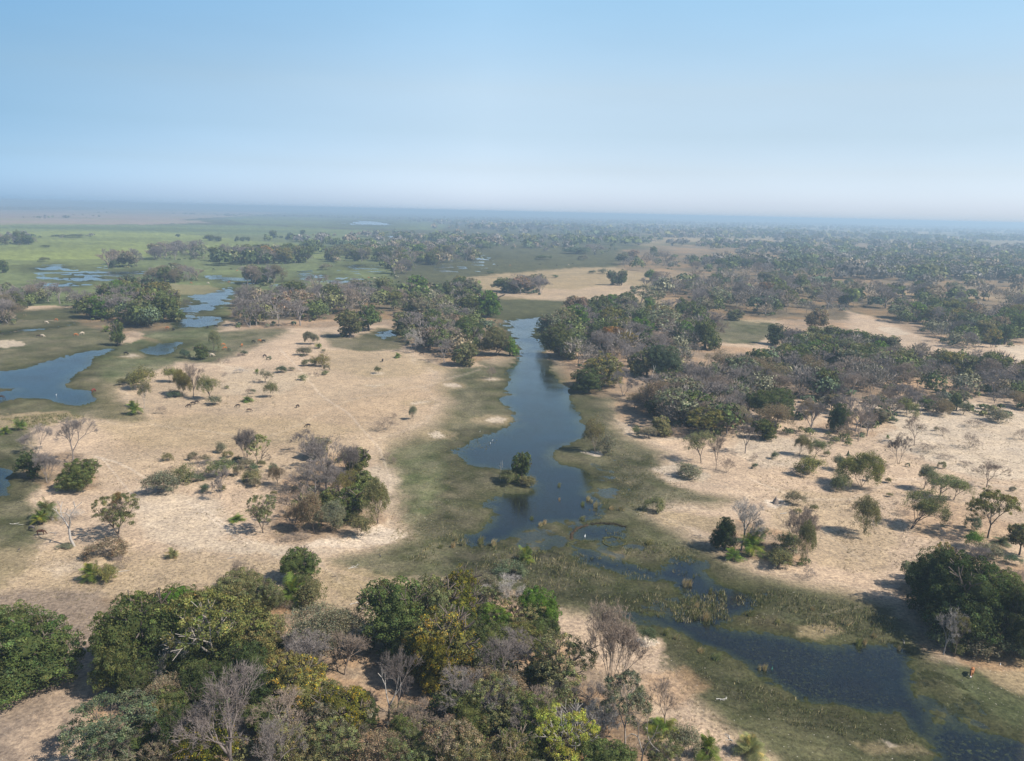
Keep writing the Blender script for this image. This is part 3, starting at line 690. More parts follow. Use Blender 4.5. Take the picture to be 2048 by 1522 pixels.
def build_pool():
    for i in range(4):                                             # thick evergreen with a crown down to the ground, near the viewer
        r = np.random.default_rng(100 + i)
        sk = skeleton(r, trunk=.28, levels=3, kids=4, spread=.6, stems=1 + i % 2, r=.03)
        tr, _ = skel_meshes('evergreen', sk, -1)
        V, Fc, T = leafy(r, z0=.06, nl=9, clumps=170, per=95, size=.0140, crad=.060)
        pool('dense_near', tr, link_mesh('evergreen_crown', V, Fc, M_LEAF, T))
    for i in range(4):                                             # the same, coarser, for farther away
        r = np.random.default_rng(200 + i)
        sk = skeleton(r, trunk=.28, levels=2, kids=4, spread=.6, r=.032)
        tr, _ = skel_meshes('evergreen', sk, -1)
        V, Fc, T = leafy(r, z0=.05, nl=8, clumps=90, per=34, size=.032, crad=.075)
        pool('dense', tr, link_mesh('evergreen_crown', V, Fc, M_LEAF, T))
    for i in range(4):                                             # open crowned tree, trunk and limbs showing
        r = np.random.default_rng(300 + i)
        sk = skeleton(r, trunk=.34, levels=4, kids=3, spread=.5, stems=1 + (i == 2), r=.022)
        tr, _ = skel_meshes('open_tree', sk, -1)
        V, Fc, T = leafy(r, z0=.34, nl=8, clumps=160, per=95, size=.0135, crad=.06, flat=.6, core=False, shell=.3, gap=.5)
        pool('open_near', tr, link_mesh('open_crown', V, Fc, M_LEAF, T))
    for i in range(4):
        r = np.random.default_rng(400 + i)
        sk = skeleton(r, trunk=.3, levels=3, kids=3, spread=.5, r=.024, stems=1 + i % 2)
        tr, _ = skel_meshes('open_tree', sk, -1)
        V, Fc, T = leafy(r, z0=.22, nl=7, clumps=85, per=30, size=.032, crad=.075, flat=.75, core=(i % 2 == 0), shell=.4, gap=.35)
        pool('open', tr, link_mesh('open_crown', V, Fc, M_LEAF, T))
    for i in range(3):                                             # evergreen dotted with yellow blossom
        r = np.random.default_rng(500 + i)
        sk = skeleton(r, trunk=.28, levels=3, kids=4, spread=.55, r=.026)
        tr, _ = skel_meshes('blossom_tree', sk, -1)
        V, Fc, T = leafy(r, z0=.1, nl=9, clumps=170, per=90, size=.0145, crad=.06, hot=.20, shell=.4)
        pool('yellow_near', tr, link_mesh('blossom_crown', V, Fc, M_LEAF, T))
    for i in range(5):                                             # leafless, near
        r = np.random.default_rng(600 + i)
        sk = skeleton(r, trunk=.26, levels=6, kids=3, spread=.36 + .05 * (i % 3), ratio=.74, lift=.10, r=.016, stems=(1, 2, 1, 3, 1)[i], taper=.64)
        pool('bare_near', *skel_meshes('leafless', sk, 3, 4, r, 1.0))
    for i in range(4):                                             # leafless, far: fewer and stouter twigs
        r = np.random.default_rng(700 + i)
        sk = skeleton(r, trunk=.2, levels=5, kids=3, spread=.42, ratio=.76, r=.016, stems=1 + i % 3, taper=.66)
        pool('bare', *skel_meshes('leafless', sk, 2, 10, r, 1.3))
    for i in range(4):                                             # thin leaved: leafless skeleton with a sprinkle of small leaves
        r = np.random.default_rng(800 + i)
        sk = skeleton(r, trunk=.22, levels=5, kids=3, spread=.5, ratio=.78, r=.016, stems=(2, 3, 1, 4)[i], taper=.63, lift=.05)
        tr, _ = skel_meshes('thin_leaved', sk, -1)
        T_ = sk[5]; per = 20
        P = T_.repeat(per, 0) + r.normal(size=(len(T_) * per, 3)) * .034
        V, Q = quads(P, unit(r.normal(size=P.shape) + [0, 0, .5]), .016, r)
        pool('sparse', tr, link_mesh('thin_crown', V, [Q], M_LEAF, leaf_tint(len(P), r, 4, .35)))
    for i in range(4):                                             # round twiggy shrub in leaf
        r = np.random.default_rng(900 + i)
        sk = skeleton(r, trunk=.3, levels=4, kids=3, spread=.5, ratio=.75, r=.016, stems=5, taper=.62, lift=.06)
        tr, _ = skel_meshes('shrub', sk, -1)
        T_ = sk[5]; per = 9
        P = T_.repeat(per, 0) * r.uniform(.80, 1.03, (len(T_) * per, 1)) + r.normal(size=(len(T_) * per, 3)) * .035
        P[:, 2] = np.maximum(P[:, 2], .03)
        V, Q = quads(P, unit(P + r.normal(size=P.shape) * .4), .027, r)
        pool('shrub', tr, link_mesh('shrub_leaves', V, [Q], M_LEAF, leaf_tint(len(P), r, 4, .35)))
    for i in range(3):
        r = np.random.default_rng(950 + i)
        sk = skeleton(r, trunk=.25, levels=4, kids=3, spread=.5, ratio=.78, r=.014, stems=6, taper=.66, lift=.04)
        pool('bareshrub', *skel_meshes('leafless_shrub', sk, 2, 5, r, 1.2))
    for i in range(4):                                             # dead snag
        r = np.random.default_rng(980 + i)
        sk = skeleton(r, trunk=.36, levels=3, kids=2, spread=.6, ratio=.72, r=.03, wob=.6, taper=.6)
        pool('snag', *skel_meshes('snag', sk, 1, 0, r, 1.2))
    for i in range(3):                                             # wild date palm clump
        r = np.random.default_rng(1000 + i)
        V = []; T = []
        nfr = 46
        for f in range(nfr):
            az = r.uniform(0, 6.28); el = math.asin(r.uniform(.12, .98)); L = r.uniform(.42, .62)
            d = np.array([math.cos(az) * math.cos(el), math.sin(az) * math.cos(el), math.sin(el)])
            base = np.array([r.normal() * .07, r.normal() * .07, r.uniform(.12, .35)])
            s = np.linspace(0, 1, 12)
            C = base + d[None] * (s * L)[:, None]; C[:, 2] -= (s ** 2.2) * L * .45 * (1.1 - el / 1.6)
            tg = unit(np.gradient(C, axis=0)); sd = unit(np.cross(tg, [0, 0, 1.0]) + 1e-4)
            tn = np.array([1, 1, 1.0]) * math.exp(r.normal() * .3)
            if r.random() < .25: tn = tn * np.array([1.8, 1.3, 1.0])
            for k in range(1, 12):
                for q in (-1, 1):
                    ll = .16 * math.sin(.5 + s[k] * 2.2)
                    tip = C[k] + sd[k] * q * ll + tg[k] * ll * .7 + np.array([0, 0, -.03 * ll / .1])
                    V += [C[k] - tg[k] * .012, C[k] + tg[k] * .014, tip + tg[k] * .003, tip - tg[k] * .003]; T += [tn] * 4
        V = np.array(V); q = np.arange(len(V)).reshape(-1, 4)
        k = .5 / np.percentile(np.hypot(V[:, 0], V[:, 1]), 97); V = V * np.array([k, k, 1 / V[:, 2].max()])
        n = 9; a = r.uniform(0, 6.28, n)
        P0 = np.stack([np.cos(a) * .06, np.sin(a) * .06, np.full(n, -.03)], 1); P1 = P0 + np.stack([np.cos(a) * .12, np.sin(a) * .12, r.uniform(.2, .4, n)], 1)
        TV, TQ = tubes(P0, P1, np.full(n, .03), np.full(n, .024), 5)
        pool('palm', link_mesh('palm_stems', TV, [TQ], M_BARK), link_mesh('palm_fronds', V, [q], M_LEAF, np.array(T)))
    for i in range(3):                                             # tuft of dry reeds
        r = np.random.default_rng(1100 + i)
        n = 110
        b = r.normal(size=(n, 3)) * .17; b[:, 2] = -.05
        d = unit(np.stack([r.normal(size=n) * .22 + .16, r.normal(size=n) * .22, np.ones(n)], 1))
        L = r.uniform(.45, 1.05, n)[:, None]; sd = unit(np.cross(d, r.normal(size=(n, 3)))) * .022
        m1 = b + d * L * .55; tip = b + d * L + np.stack([L[:, 0] * .22, 0 * L[:, 0], -L[:, 0] * .06], 1)
        V = np.stack([b - sd, b + sd, m1 + sd * .8, m1 - sd * .8, tip], 1).reshape(-1, 3)
        o_ = np.arange(n)[:, None] * 5
        POOL.setdefault('reed', []).append((None, link_mesh('reed_tuft', V, [o_ + np.array([[0, 1, 2, 3]]), o_ + np.array([[3, 2, 4]])], M_LEAF, leaf_tint(n, r, 5, .3))))
build_pool()

# ------------------------------------------------------------------ colours of plants (leaf, bark)
G = dict(
    dense=(.084,.102,.036), dark=(.056,.072,.028), bright=(.085,.140,.024), olive=(.128,.128,.060), yolive=(.145,.136,.048), yellow=(.105,.108,.026),
    grey=(.150,.145,.098), pale=(.16,.155,.080), lime=(.21,.24,.05), bluish=(.080,.104,.062), rust=(.19,.115,.040), brown=(.170,.138,.092),
    pink=(.20,.15,.11), palm=(.090,.135,.030), straw=(.30,.25,.15), gold=(.20,.15,.035), reedg=(.16,.17,.075), pgreen=(.13,.145,.065))
B = dict(bare=(.178,.155,.142), bared=(.135,.115,.105), barel=(.29,.265,.24), bark=(.11,.09,.075), white=(.42,.40,.36), palebark=(.26,.23,.20), bareb=(.215,.17,.135))

KIND = {  # kind: (name, category, crown part name, trunk part name)
 'dense_near': ('evergreen_tree', 'tree', 'crown', 'trunk'), 'dense': ('evergreen_tree', 'tree', 'crown', 'trunk'),
 'open_near': ('open_crowned_tree', 'tree', 'crown', 'trunk'), 'open': ('open_crowned_tree', 'tree', 'crown', 'trunk'),
 'yellow_near': ('blossoming_tree', 'tree', 'crown', 'trunk'),
 'bare_near': ('leafless_tree', 'tree', 'crown', 'trunk'), 'bare': ('leafless_tree', 'tree', 'crown', 'trunk'),
 'sparse': ('thin_leaved_tree', 'tree', 'crown', 'trunk'),
 'shrub': ('shrub', 'shrub', 'foliage', 'stem'), 'bareshrub': ('leafless_shrub', 'shrub', 'foliage', 'stem'),
 'snag': ('dead_tree', 'tree', 'crown', 'trunk'), 'palm': ('palm_clump', 'palm', 'fronds', 'stem'), 'reed': ('reed_tuft', 'reeds', 'blades', ''),
}
for _d, _k in ((G, 1.14), (B, 1.08)):
    for _n in _d: _d[_n] = tuple(q * _k for q in _d[_n])
COUNT = {}
def plant(kind, x, y, w_m, h_m, label, leaf='olive', bark='bark', group=None, rz=None, z=None, var=None, tilt=None):
    nm, cat, cn, tn = KIND[kind]
    vs = POOL[kind]; k = COUNT.get(kind, 0); COUNT[kind] = k + 1
    tr, cr = vs[(k if var is None else var) % len(vs)]
    if z is None: z = gz(x, y)
    jit = 1 + random.uniform(-.14, .14)
    lc = np.array(G[leaf]) * jit * np.array([1 + random.uniform(-.08, .12), 1, 1]); bc = np.array(B[bark]) * (1 + random.uniform(-.12, .12))
    rz = random.uniform(0, 6.28) if rz is None else rz
    if tr is None:
        o = bpy.data.objects.new(nm, cr); COL.objects.link(o); root = o; o.color = (*lc, 1)
    else:
        root = bpy.data.objects.new(nm, None); COL.objects.link(root); root.empty_display_size = .5
        for me, pn, c in ((tr, tn, bc), (cr, cn, bc if kind in ('bare', 'bare_near', 'bareshrub', 'snag') else lc)):
            p = bpy.data.objects.new(pn, me); COL.objects.link(p); p.parent = root; p.color = (*c, 1)
    root.location = (x, y, z - .03); root.rotation_euler = (tilt[0] if tilt else 0, tilt[1] if tilt else 0, rz)
    root.scale = (w_m, w_m, h_m)
    root['label'] = label; root['category'] = cat
    if group: root['group'] = group
    return root

def height_for(x, y, z, yt):
    lo, hi = 0.0, 60.0
    for _ in range(30):
        mid_ = (lo + hi) / 2
        v = proj(np.array([[x, y, z + mid_]]))[1][0]
        if v > yt: lo = mid_
        else: hi = mid_
    return (lo + hi) / 2

def size_from(xb, yb, yt, wpx):
    p = at(xb, yb); z = gz(p[0], p[1])
    dp = proj(p[None])[2][0]
    w_m = wpx * dp / F
    # the crown's round top is seen from above, so its outline reaches higher than the tree's axis
    h = height_for(p[0], p[1], z, yt)
    return p[0], p[1], z, w_m, h

def fit_round(xb, yb, yt, wpx, slack=.92):
    """a crown reaching the ground: foot point and height so that its outline, seen from above, spans yt..yb"""
    dd = (yb + yt) / 2 - float(hor_v(xb)); th = math.atan(dd / F)
    a = wpx * slack / 2; E = (yb - yt) / 2
    c = math.sqrt(max(E * E - (a * math.sin(th)) ** 2, (.45 * E) ** 2))
    ybase = (yb + yt) / 2 + c
    p = at(xb, ybase); z = gz(p[0], p[1]); dp = proj(p[None])[2][0]
    return p[0], p[1], z, wpx * slack * dp / F, 2 * c / math.cos(th) * dp / F

HAND = []
def put(kind, xb, yb, yt, wpx, label, leaf='olive', bark=None, **kw):
    near = kw.pop('near', None)
    if kind in ('dense', 'yellow_near', 'shrub', 'bareshrub', 'palm'): x, y, z, wm, h = fit_round(xb, yb, yt, wpx, .90 if kind in ('dense', 'yellow_near') else 1.0)
    else: x, y, z, wm, h = size_from(xb, yb, yt, wpx)
    if kind in ('dense', 'open', 'bare') and (near or (near is None and wpx > 62)): kind += '_near'
    if kind.startswith('open'): h *= .93; wm *= .92
    if kind == 'bare_near': wm *= .88
    if bark is None: bark = 'bare' if 'bare' in kind else 'white' if kind == 'snag' else 'bark'
    HAND.append((x, y, wm))
    return plant(kind, x, y, wm, max(h, .3), label, leaf, bark, z=z, **kw)
POOL['yellow'] = POOL['yellow_near']; KIND['yellow'] = KIND['yellow_near']

# ------------------------------------------------------------------ ground and water
def build_ground():
    # fan of cells about the point below the camera: fine in the direction of the photograph, coarse all round
    az_f = np.arctan((np.arange(-130, 2180, 2.9) - 1024) / F * 1.0)
    az = np.concatenate([np.linspace(-math.pi, az_f[0], 26)[:-1], az_f, np.linspace(az_f[-1], math.pi, 26)[1:]])
    px = np.concatenate([np.arange(1.6, 60, 1.25), np.arange(60, 300, 1.7), np.arange(300, 1330, 2.5)])      # pixels below the horizon
    R = CAM_Z / np.tan(np.arctan((px) * math.cos(PITCH) / F * .985))
    R = CAM_Z * F / px / math.cos(PITCH) ** 2 * np.where(px > 0, 1, 1)
    dep = np.arctan((px - 0) / F)                                                                             # close to the depression angle
    dep = PITCH - np.arctan((F * math.tan(PITCH) - px) / F)
    R = CAM_Z / np.tan(dep)
    R = np.concatenate([[64000.0], R, [40.0, 20.0, 8.0, .5]])
    A, RR = np.meshgrid(az, R); n_r, n_a = A.shape
    X = (RR * np.sin(A)).ravel(); Y = (RR * np.cos(A)).ravel()
    col, z, wet = field(X, Y)
    V = np.stack([X, Y, z], 1)
    i, j = np.meshgrid(np.arange(n_r - 1), np.arange(n_a - 1), indexing='ij')
    a = (i * n_a + j).ravel()
    Q = np.stack([a, a + n_a, a + n_a + 1, a + 1], 1)
    me = link_mesh('ground', V, [Q], M_GROUND, smooth=True)
    ca = me.color_attributes.new('soil', 'FLOAT_COLOR', 'POINT')
    ca.data.foreach_set('color', np.concatenate([col, np.ones((len(col), 1))], 1).astype(np.float32).ravel())
    wa = me.attributes.new('wet', 'FLOAT', 'POINT'); wa.data.foreach_set('value', wet.astype(np.float32))
    o = bpy.data.objects.new('ground', me); COL.objects.link(o); o['kind'] = 'structure'
    V = [(-6000, 30, 0), (6000, 30, 0), (9000, 9000, 0), (-9000, 9000, 0)]
    o = bpy.data.objects.new('water', link_mesh('water', V, [[(0, 1, 2, 3)]], M_WATER)); COL.objects.link(o); o['kind'] = 'structure'
build_ground()

# ------------------------------------------------------------------ plants placed one by one: kind, base x, base y, top y, width, label, leaf, bark
P = put
# the wood at the bottom of the picture
P('dense', 55, 1392, 1246, 222, 'huge dark rounded evergreen on the picture edge beside the sandy path', 'dense', var=0)
P('dense', 5, 1335, 1216, 150, 'evergreen with a higher top behind the huge dark rounded one', 'dense', var=1)
P('dense', 285, 1368, 1196, 185, 'broad dark evergreen across the sandy path from the huge rounded one', 'dense', var=2)
P('dense', 240, 1392, 1268, 110, 'lower glossy evergreen mass at the foot of the broad dark evergreen', 'dense', var=3)
P('dense', 352, 1300, 1176, 130, 'evergreen standing up behind the broad dark evergreen', 'dark', var=1)
P('dense', 372, 1315, 1186, 100, 'vivid bright green evergreen wedged between dark evergreens', 'bright', var=0)
P('open', 450, 1365, 1176, 215, 'tall olive brown tree showing two pale trunks among evergreens', 'yolive', 'palebark', var=1)
P('dense', 345, 1372, 1270, 120, 'dull green evergreen low in front of the bright green one', 'dark', near=True, var=2)
P('bare', 335, 1385, 1282, 100, 'grey dead crown tangled over dark evergreens', bark='barel', var=1)
P('dense', 475, 1222, 1146, 112, 'round olive green evergreen behind the tall olive brown tree', 'olive', var=3)
P('dense', 530, 1240, 1160, 80, 'dull green evergreen beside the wood edge near the sand', 'olive', near=True, var=0)
P('bare', 492, 1185, 1115, 64, 'small leafless tree rising behind the round olive green evergreen', bark='bareb', near=True, var=2)
P('dense', 600, 1170, 1098, 84, 'lone dark evergreen with a domed crown above a palm clump', 'dense', 'bark', var=2)
P('palm', 586, 1212, 1146, 72, 'bright green palm clump under the lone domed evergreen', 'palm')
P('shrub', 628, 1214, 1150, 66, 'olive shrub right beside the palm clump under the domed evergreen', 'olive')
P('bareshrub', 575, 1222, 1190, 50, 'twiggy shrub at the foot of the palm clump', bark='bareb')
P('sparse', 615, 1318, 1212, 120, 'grey green thin leaved tree with many fine stems beside the sand', 'grey', 'bareb')
P('sparse', 672, 1322, 1226, 110, 'hazy pale green tree at the edge of the sandy gap', 'grey', 'bareb')
P('bare', 620, 1352, 1250, 125, 'leafless grey tree with fan of stems before the grey green tree', bark='bare', var=3)
P('bare', 690, 1352, 1262, 100, 'leafless brownish tree leaning over the sandy gap', bark='bareb', var=0)
P('shrub', 730, 1306, 1262, 50, 'small olive bush at the foot of the big dense evergreen', 'olive')
P('dense', 510, 1420, 1296, 120, 'shadowy dark evergreen below the tall olive brown tree', 'dark', near=True, var=1)
P('dense', 420, 1440, 1330, 110, 'dark leafy tree in the middle of the wood', 'dark', near=True, var=3)
P('open', 225, 1530, 1398, 196, 'airy dull green tree with grey twigs at the bottom edge', 'bluish', 'bark', var=0)
P('open', 330, 1500, 1396, 110, 'airy green tree next to the airy dull green tree', 'olive', var=3)
P('dense', 360, 1540, 1420, 90, 'dark green tree under the purple leafless trees', 'dark', near=True, var=0)
P('yellow_near', 598, 1428, 1318, 150, 'tree flecked with yellow above the densest yellow blossoming tree', 'yolive', var=0)
P('yellow_near', 684, 1500, 1386, 122, 'rounded tree thickly dotted with yellow blossom', 'yellow', var=1)
P('dense', 728, 1468, 1388, 66, 'narrow dark green tree right beside the yellow dotted one', 'dark', near=True, var=2)
P('bare', 470, 1560, 1358, 215, 'biggest purple grey leafless tree with pale limbs at the bottom', bark='bared', var=0)
P('bare', 392, 1548, 1426, 140, 'purple grey leafless tree beside the biggest leafless one', bark='bare', var=4)
P('bare', 545, 1590, 1420, 130, 'purple brown leafless tree cut by the bottom edge under the yellow trees', bark='bare', var=2)
P('open', 470, 1422, 1338, 90, 'grey green open tree amid the leafless crowns', 'grey', 'palebark', near=True, var=2)
P('dense', 560, 1540, 1450, 90, 'dull green tree near the bottom edge below the yellow flecked tree', 'olive', near=True, var=1)
P('dense', 800, 1308, 1162, 170, 'large dark green evergreen with domed top at the middle wood edge', 'dense', var=0)
P('dense', 860, 1290, 1160, 120, 'green evergreen shoulder beside the large domed evergreen', 'olive', var=2)
P('yellow_near', 922, 1236, 1138, 92, 'yellowish tree topping the middle wood near the marsh', 'yellow', var=2)
P('yellow_near', 878, 1372, 1224, 160, 'tall olive tree with yellow patches in the middle wood', 'yolive', var=0)
P('yellow_near', 868, 1390, 1268, 96, 'golden flecked tree low in the middle wood', 'yellow', var=1)
P('bare', 1002, 1238, 1146, 128, 'pale grey leafless tree on the marsh side of the middle wood', bark='barel', var=1)
P('shrub', 1018, 1160, 1118, 66, 'bluish green bush between the grey leafless tree and the palm', 'bluish')
P('palm', 1052, 1127, 1090, 42, 'small palm clump on a little sandy mound in the marsh', 'palm')
P('dense', 1078, 1268, 1178, 88, 'round bright green tree at the right end of the middle wood', 'bright', near=True, var=1)
P('dense', 990, 1282, 1214, 80, 'bright green bush tree left of the round bright green tree', 'bright', near=True, var=3)
P('dense', 1098, 1284, 1236, 46, 'small dark green bush below the round bright green tree', 'dark', near=True, var=2)
P('open', 1050, 1320, 1250, 90, 'olive brown tree between bright green and yellow green trees', 'yolive', near=True, var=1)
P('bare', 1000, 1385, 1266, 112, 'dark purple leafless tree with upswept twigs in the middle wood', bark='bared', var=2)
P('bare', 795, 1432, 1296, 92, 'dark leafless tree by the sandy gap with a straight trunk', bark='bared', near=True, var=0)
P('snag', 772, 1460, 1336, 62, 'thin dead tree with forked bare limbs by the sandy gap', bark='barel', var=0)
P('open', 1122, 1398, 1270, 152, 'willowy yellow green tree with drooping crown and dark trunk', 'pale', 'bark', var=3)
P('bare', 1222, 1420, 1222, 152, 'tallest leafless tree with a double trunk and spreading twigs', bark='bareb', var=3)
P('bare', 940, 1450, 1342, 150, 'mauve leafless tree in the lower middle of the wood', bark='bare', var=4)
P('bare', 1010, 1470, 1366, 120, 'mauve leafless tree next to the willowy yellow green tree', bark='bare', var=1)
P('open', 1130, 1535, 1418, 146, 'lime yellow tree in fresh leaf at the bottom edge', 'lime', 'barel', var=2)
P('open', 1250, 1500, 1344, 110, 'grey green airy tree below the tallest leafless tree', 'grey', 'palebark', var=0)
P('bare', 1330, 1462, 1358, 74, 'slim leafless tree over palm fronds beside the open sand', bark='bareb', near=True, var=2)
P('palm', 1326, 1478, 1432, 76, 'palm clump beneath the slim leafless tree', 'palm')
P('palm', 1500, 1524, 1468, 74, 'lone yellowish palm clump on the sand at the bottom edge', 'pgreen')
P('palm', 1414, 1524, 1456, 66, 'palm clump with dead fronds left of the lone yellowish palm', 'palm')
P('shrub', 1372, 1520, 1452, 60, 'grey green shrub beside the palm with dead fronds', 'grey')
P('snag', 1275, 1560, 1420, 80, 'pale forked dead tree among the grey green trees', bark='palebark', var=1)
P('open', 905, 1560, 1436, 140, 'brown green bushy tree at the bottom centre', 'brown', 'bareb', var=1)
P('open', 1010, 1575, 1462, 120, 'olive bushy tree at the bottom near the lime yellow one', 'olive', 'bareb', var=3)
P('open', 812, 1565, 1462, 110, 'dull olive tree at the bottom beyond the yellow dotted tree', 'olive', var=0)
P('bare', 850, 1500, 1408, 110, 'rust tinged leafless tree below the dark leafless tree', bark='bareb', var=1)
P('bare', 1180, 1500, 1400, 100, 'grey leafless tree between the lime and the grey green trees', bark='barel', var=3)
P('sparse', 760, 1575, 1470, 100, 'brown thin leaved tree at the bottom edge', 'brown', 'bareb')
P('open', 1320, 1560, 1466, 90, 'olive tree with green patches at the bottom right of the wood', 'olive', near=True, var=2)
P('sparse', 975, 1200, 1150, 60, 'pale thin crown behind the grey leafless tree', 'grey', 'bareb')
P('sparse', 1295, 1290, 1252, 34, 'small umbrella tree on a round white sand patch by the marsh', 'bluish', 'bark')

P('dense', 430, 1352, 1236, 130, 'dark green evergreen filling the wood under the tall olive brown tree', 'dense', var=0)
P('dense', 520, 1345, 1232, 120, 'olive green evergreen right of the pale trunks', 'olive', var=2)
P('dense', 300, 1412, 1316, 130, 'dark evergreen at the shaded foot of the broad one', 'dark', var=1)
P('dense', 410, 1430, 1330, 120, 'green evergreen above the airy green trees', 'dense', var=3)
P('dense', 935, 1335, 1226, 120, 'dark evergreen behind the golden flecked tree', 'dark', var=1)
P('dense', 820, 1355, 1270, 100, 'evergreen at the foot of the large domed evergreen', 'dense', var=3)
P('open', 570, 1400, 1300, 100, 'yellowish olive tree above the yellow flecked tree', 'yolive', 'bark', var=1)
P('bare', 1090, 1480, 1390, 110, 'brown leafless tree beneath the willowy yellow green tree', bark='bareb', var=0)

# the big tree group on the right edge
P('dense', 1868, 1232, 1100, 130, 'dark green spreading tree leading the big group by the dark pool', 'dark', near=True, var=1)
P('dense', 1935, 1285, 1128, 186, 'largest dark green tree of the group beside the dark pool', 'dark', var=0)
P('dense', 1990, 1262, 1146, 120, 'dark green tree with yellow tips at the edge of the big group', 'dense', near=True, var=2)
P('yellow_near', 1880, 1172, 1088, 60, 'yellowish topped tree behind the big dark green group', 'olive', var=0)
P('dense', 1845, 1190, 1128, 90, 'blue green outer crown hanging over shaded sand', 'bluish', near=True, var=3)
P('bare', 1886, 1312, 1214, 74, 'leafless tree in front of the largest dark green tree', bark='barel', near=True, var=2)
P('open', 1908, 1316, 1220, 46, 'ivy clad trunk with a narrow crown at the pool edge', 'olive', near=True, var=0)
P('dense', 2045, 1318, 1190, 110, 'dark tree on the right edge behind grey brush', 'dark', near=True, var=1)
P('shrub', 1968, 1316, 1262, 80, 'brown green brush under the big dark group', 'brown')
P('shrub', 2022, 1330, 1270, 80, 'dark brush at the right edge below the dark tree', 'bluish')
P('shrub', 1922, 1314, 1284, 40, 'bright little bush at the foot of the ivy clad trunk', 'pgreen')
P('bareshrub', 2035, 1180, 1130, 60, 'grey twiggy bush behind the big dark group', bark='bareb')

# clump on the sand spit right of the marsh
P('bare', 1482, 1102, 996, 96, 'grey leafless tree rising from the clump on the sand spit', bark='barel', near=True, var=0)
P('dense', 1446, 1102, 1036, 56, 'dark green rounded tree at the shaded side of the spit clump', 'dark', near=True, var=1)
P('palm', 1500, 1116, 1060, 58, 'bright palm clump in the spit clump', 'palm')
P('palm', 1466, 1124, 1094, 40, 'low palm at the foot of the spit clump', 'palm')
P('bare', 1582, 1112, 1016, 90, 'brown twiggy tree in the second half of the spit clump', bark='bareb', near=True, var=3)
P('sparse', 1612, 1128, 1040, 40, 'thin pale leaved tree at the outer end of the spit clump', 'pale', 'bareb')
P('shrub', 1574, 1104, 1064, 52, 'fresh green bush before the brown twiggy tree', 'pgreen')
P('shrub', 1554, 1142, 1096, 60, 'olive green bush at the front of the spit clump', 'olive')
P('bareshrub', 1614, 1158, 1130, 32, 'mauve twiggy bush on the tip of the sand spit', bark='bare')
P('shrub', 1520, 1090, 1050, 50, 'grey green bush in the hollow of the spit clump', 'grey')

# scattered trees on the right-hand sand
P('sparse', 1728, 1068, 990, 62, 'solitary pale green round tree casting a long shadow on sand', 'pale', 'bark', var=1)
P('sparse', 1822, 1060, 972, 76, 'leaning yellow green tree with a bent dark trunk', 'pgreen', 'bark', var=0, tilt=(0, .38), rz=0)
P('sparse', 1876, 1000, 944, 72, 'grey green tree behind the leaning yellow green tree', 'pgreen', 'bark', var=2)
P('sparse', 1846, 980, 928, 44, 'slim grey green tree beside the pair behind the leaning tree', 'grey', 'bark')
P('sparse', 1907, 1002, 956, 46, 'small thin tree on the open sand side of the grey green pair', 'pgreen', 'bark')
P('bare', 1973, 976, 922, 70, 'umbrella shaped leafless tree alone on pale sand', bark='bareb', near=True, var=4)
P('open', 1975, 1078, 972, 98, 'broad olive tree with dark limbs below the umbrella shaped tree', 'yolive', 'bark', near=True, var=0)
P('shrub', 1945, 1062, 1028, 32, 'dark shrub left of the broad olive tree', 'bluish')
P('shrub', 1946, 1102, 1062, 42, 'bright green rounded shrub under the broad olive tree', 'bright')
P('shrub', 1970, 1118, 1080, 54, 'grey olive shrub right of the bright green rounded shrub', 'grey')
P('palm', 2002, 1092, 1068, 44, 'blue grey spiky clump beyond the broad olive tree', 'bluish')
P('open', 2038, 1112, 1046, 56, 'olive tree at the right edge below the umbrella shaped tree', 'olive', near=False)
P('shrub', 2026, 1134, 1108, 34, 'small green shrub above the big dark group', 'bluish')
P('bareshrub', 1901, 1086, 1064, 28, 'small bare thorn tree in front of the broad olive tree', bark='bareb')
P('bare', 1797, 929, 862, 54, 'flat topped bare tree with a thick leafy trunk', bark='bark', near=True, var=1)
P('bare', 1829, 892, 830, 52, 'crooked bare tree behind the flat topped bare tree', bark='bareb', near=True, var=2)
P('bareshrub', 1850, 906, 882, 56, 'collapsed bare thicket at the foot of the crooked bare tree', bark='bareb')
P('shrub', 1813, 832, 793, 46, 'olive brown rounded shrub on pale sand below the wood', 'yolive')
P('shrub', 1789, 848, 836, 16, 'tiny bluish shrub alone on pale sand', 'bluish')
P('bareshrub', 1866, 832, 804, 30, 'brown bush one step right of the olive brown shrub', bark='bareb')
P('sparse', 1884, 832, 798, 34, 'thin brown tree between brown bushes on the far sand', 'brown', 'bareb')
P('sparse', 1926, 830, 802, 26, 'small pale tree near the right side wood', 'grey', 'bareb')
P('shrub', 1997, 844, 814, 52, 'wide grey green shrub by the right side wood', 'grey')
P('shrub', 1949, 828, 820, 14, 'tiny dark shrub between two pale trees', 'bluish')
P('bareshrub', 1950, 858, 834, 48, 'wide bare bush in the middle of the pale sand', bark='bareb')
P('bareshrub', 1885, 874, 852, 28, 'round bare bush on the pale sand', bark='bareb')
P('bareshrub', 1937, 898, 862, 42, 'tall bare bush with leaning stems on pale sand', bark='bareb')
P('bareshrub', 1893, 921, 904, 32, 'low bare bush below the round bare bush', bark='bareb')
P('bareshrub', 1935, 934, 920, 32, 'low flat bare bush above the umbrella shaped tree', bark='bareb')
P('bareshrub', 2043, 882, 854, 30, 'bare bush cut by the right edge', bark='bareb')
P('sparse', 1597, 912, 870, 38, 'pale thin tree, shorter of a pair at the sand edge', 'pale', 'bareb')
P('sparse', 1629, 918, 874, 36, 'pale green taller tree of a pair at the sand edge', 'pgreen', 'bark')
P('shrub', 1618, 952, 906, 62, 'olive brown bushy tree below the pale pair', 'yolive')
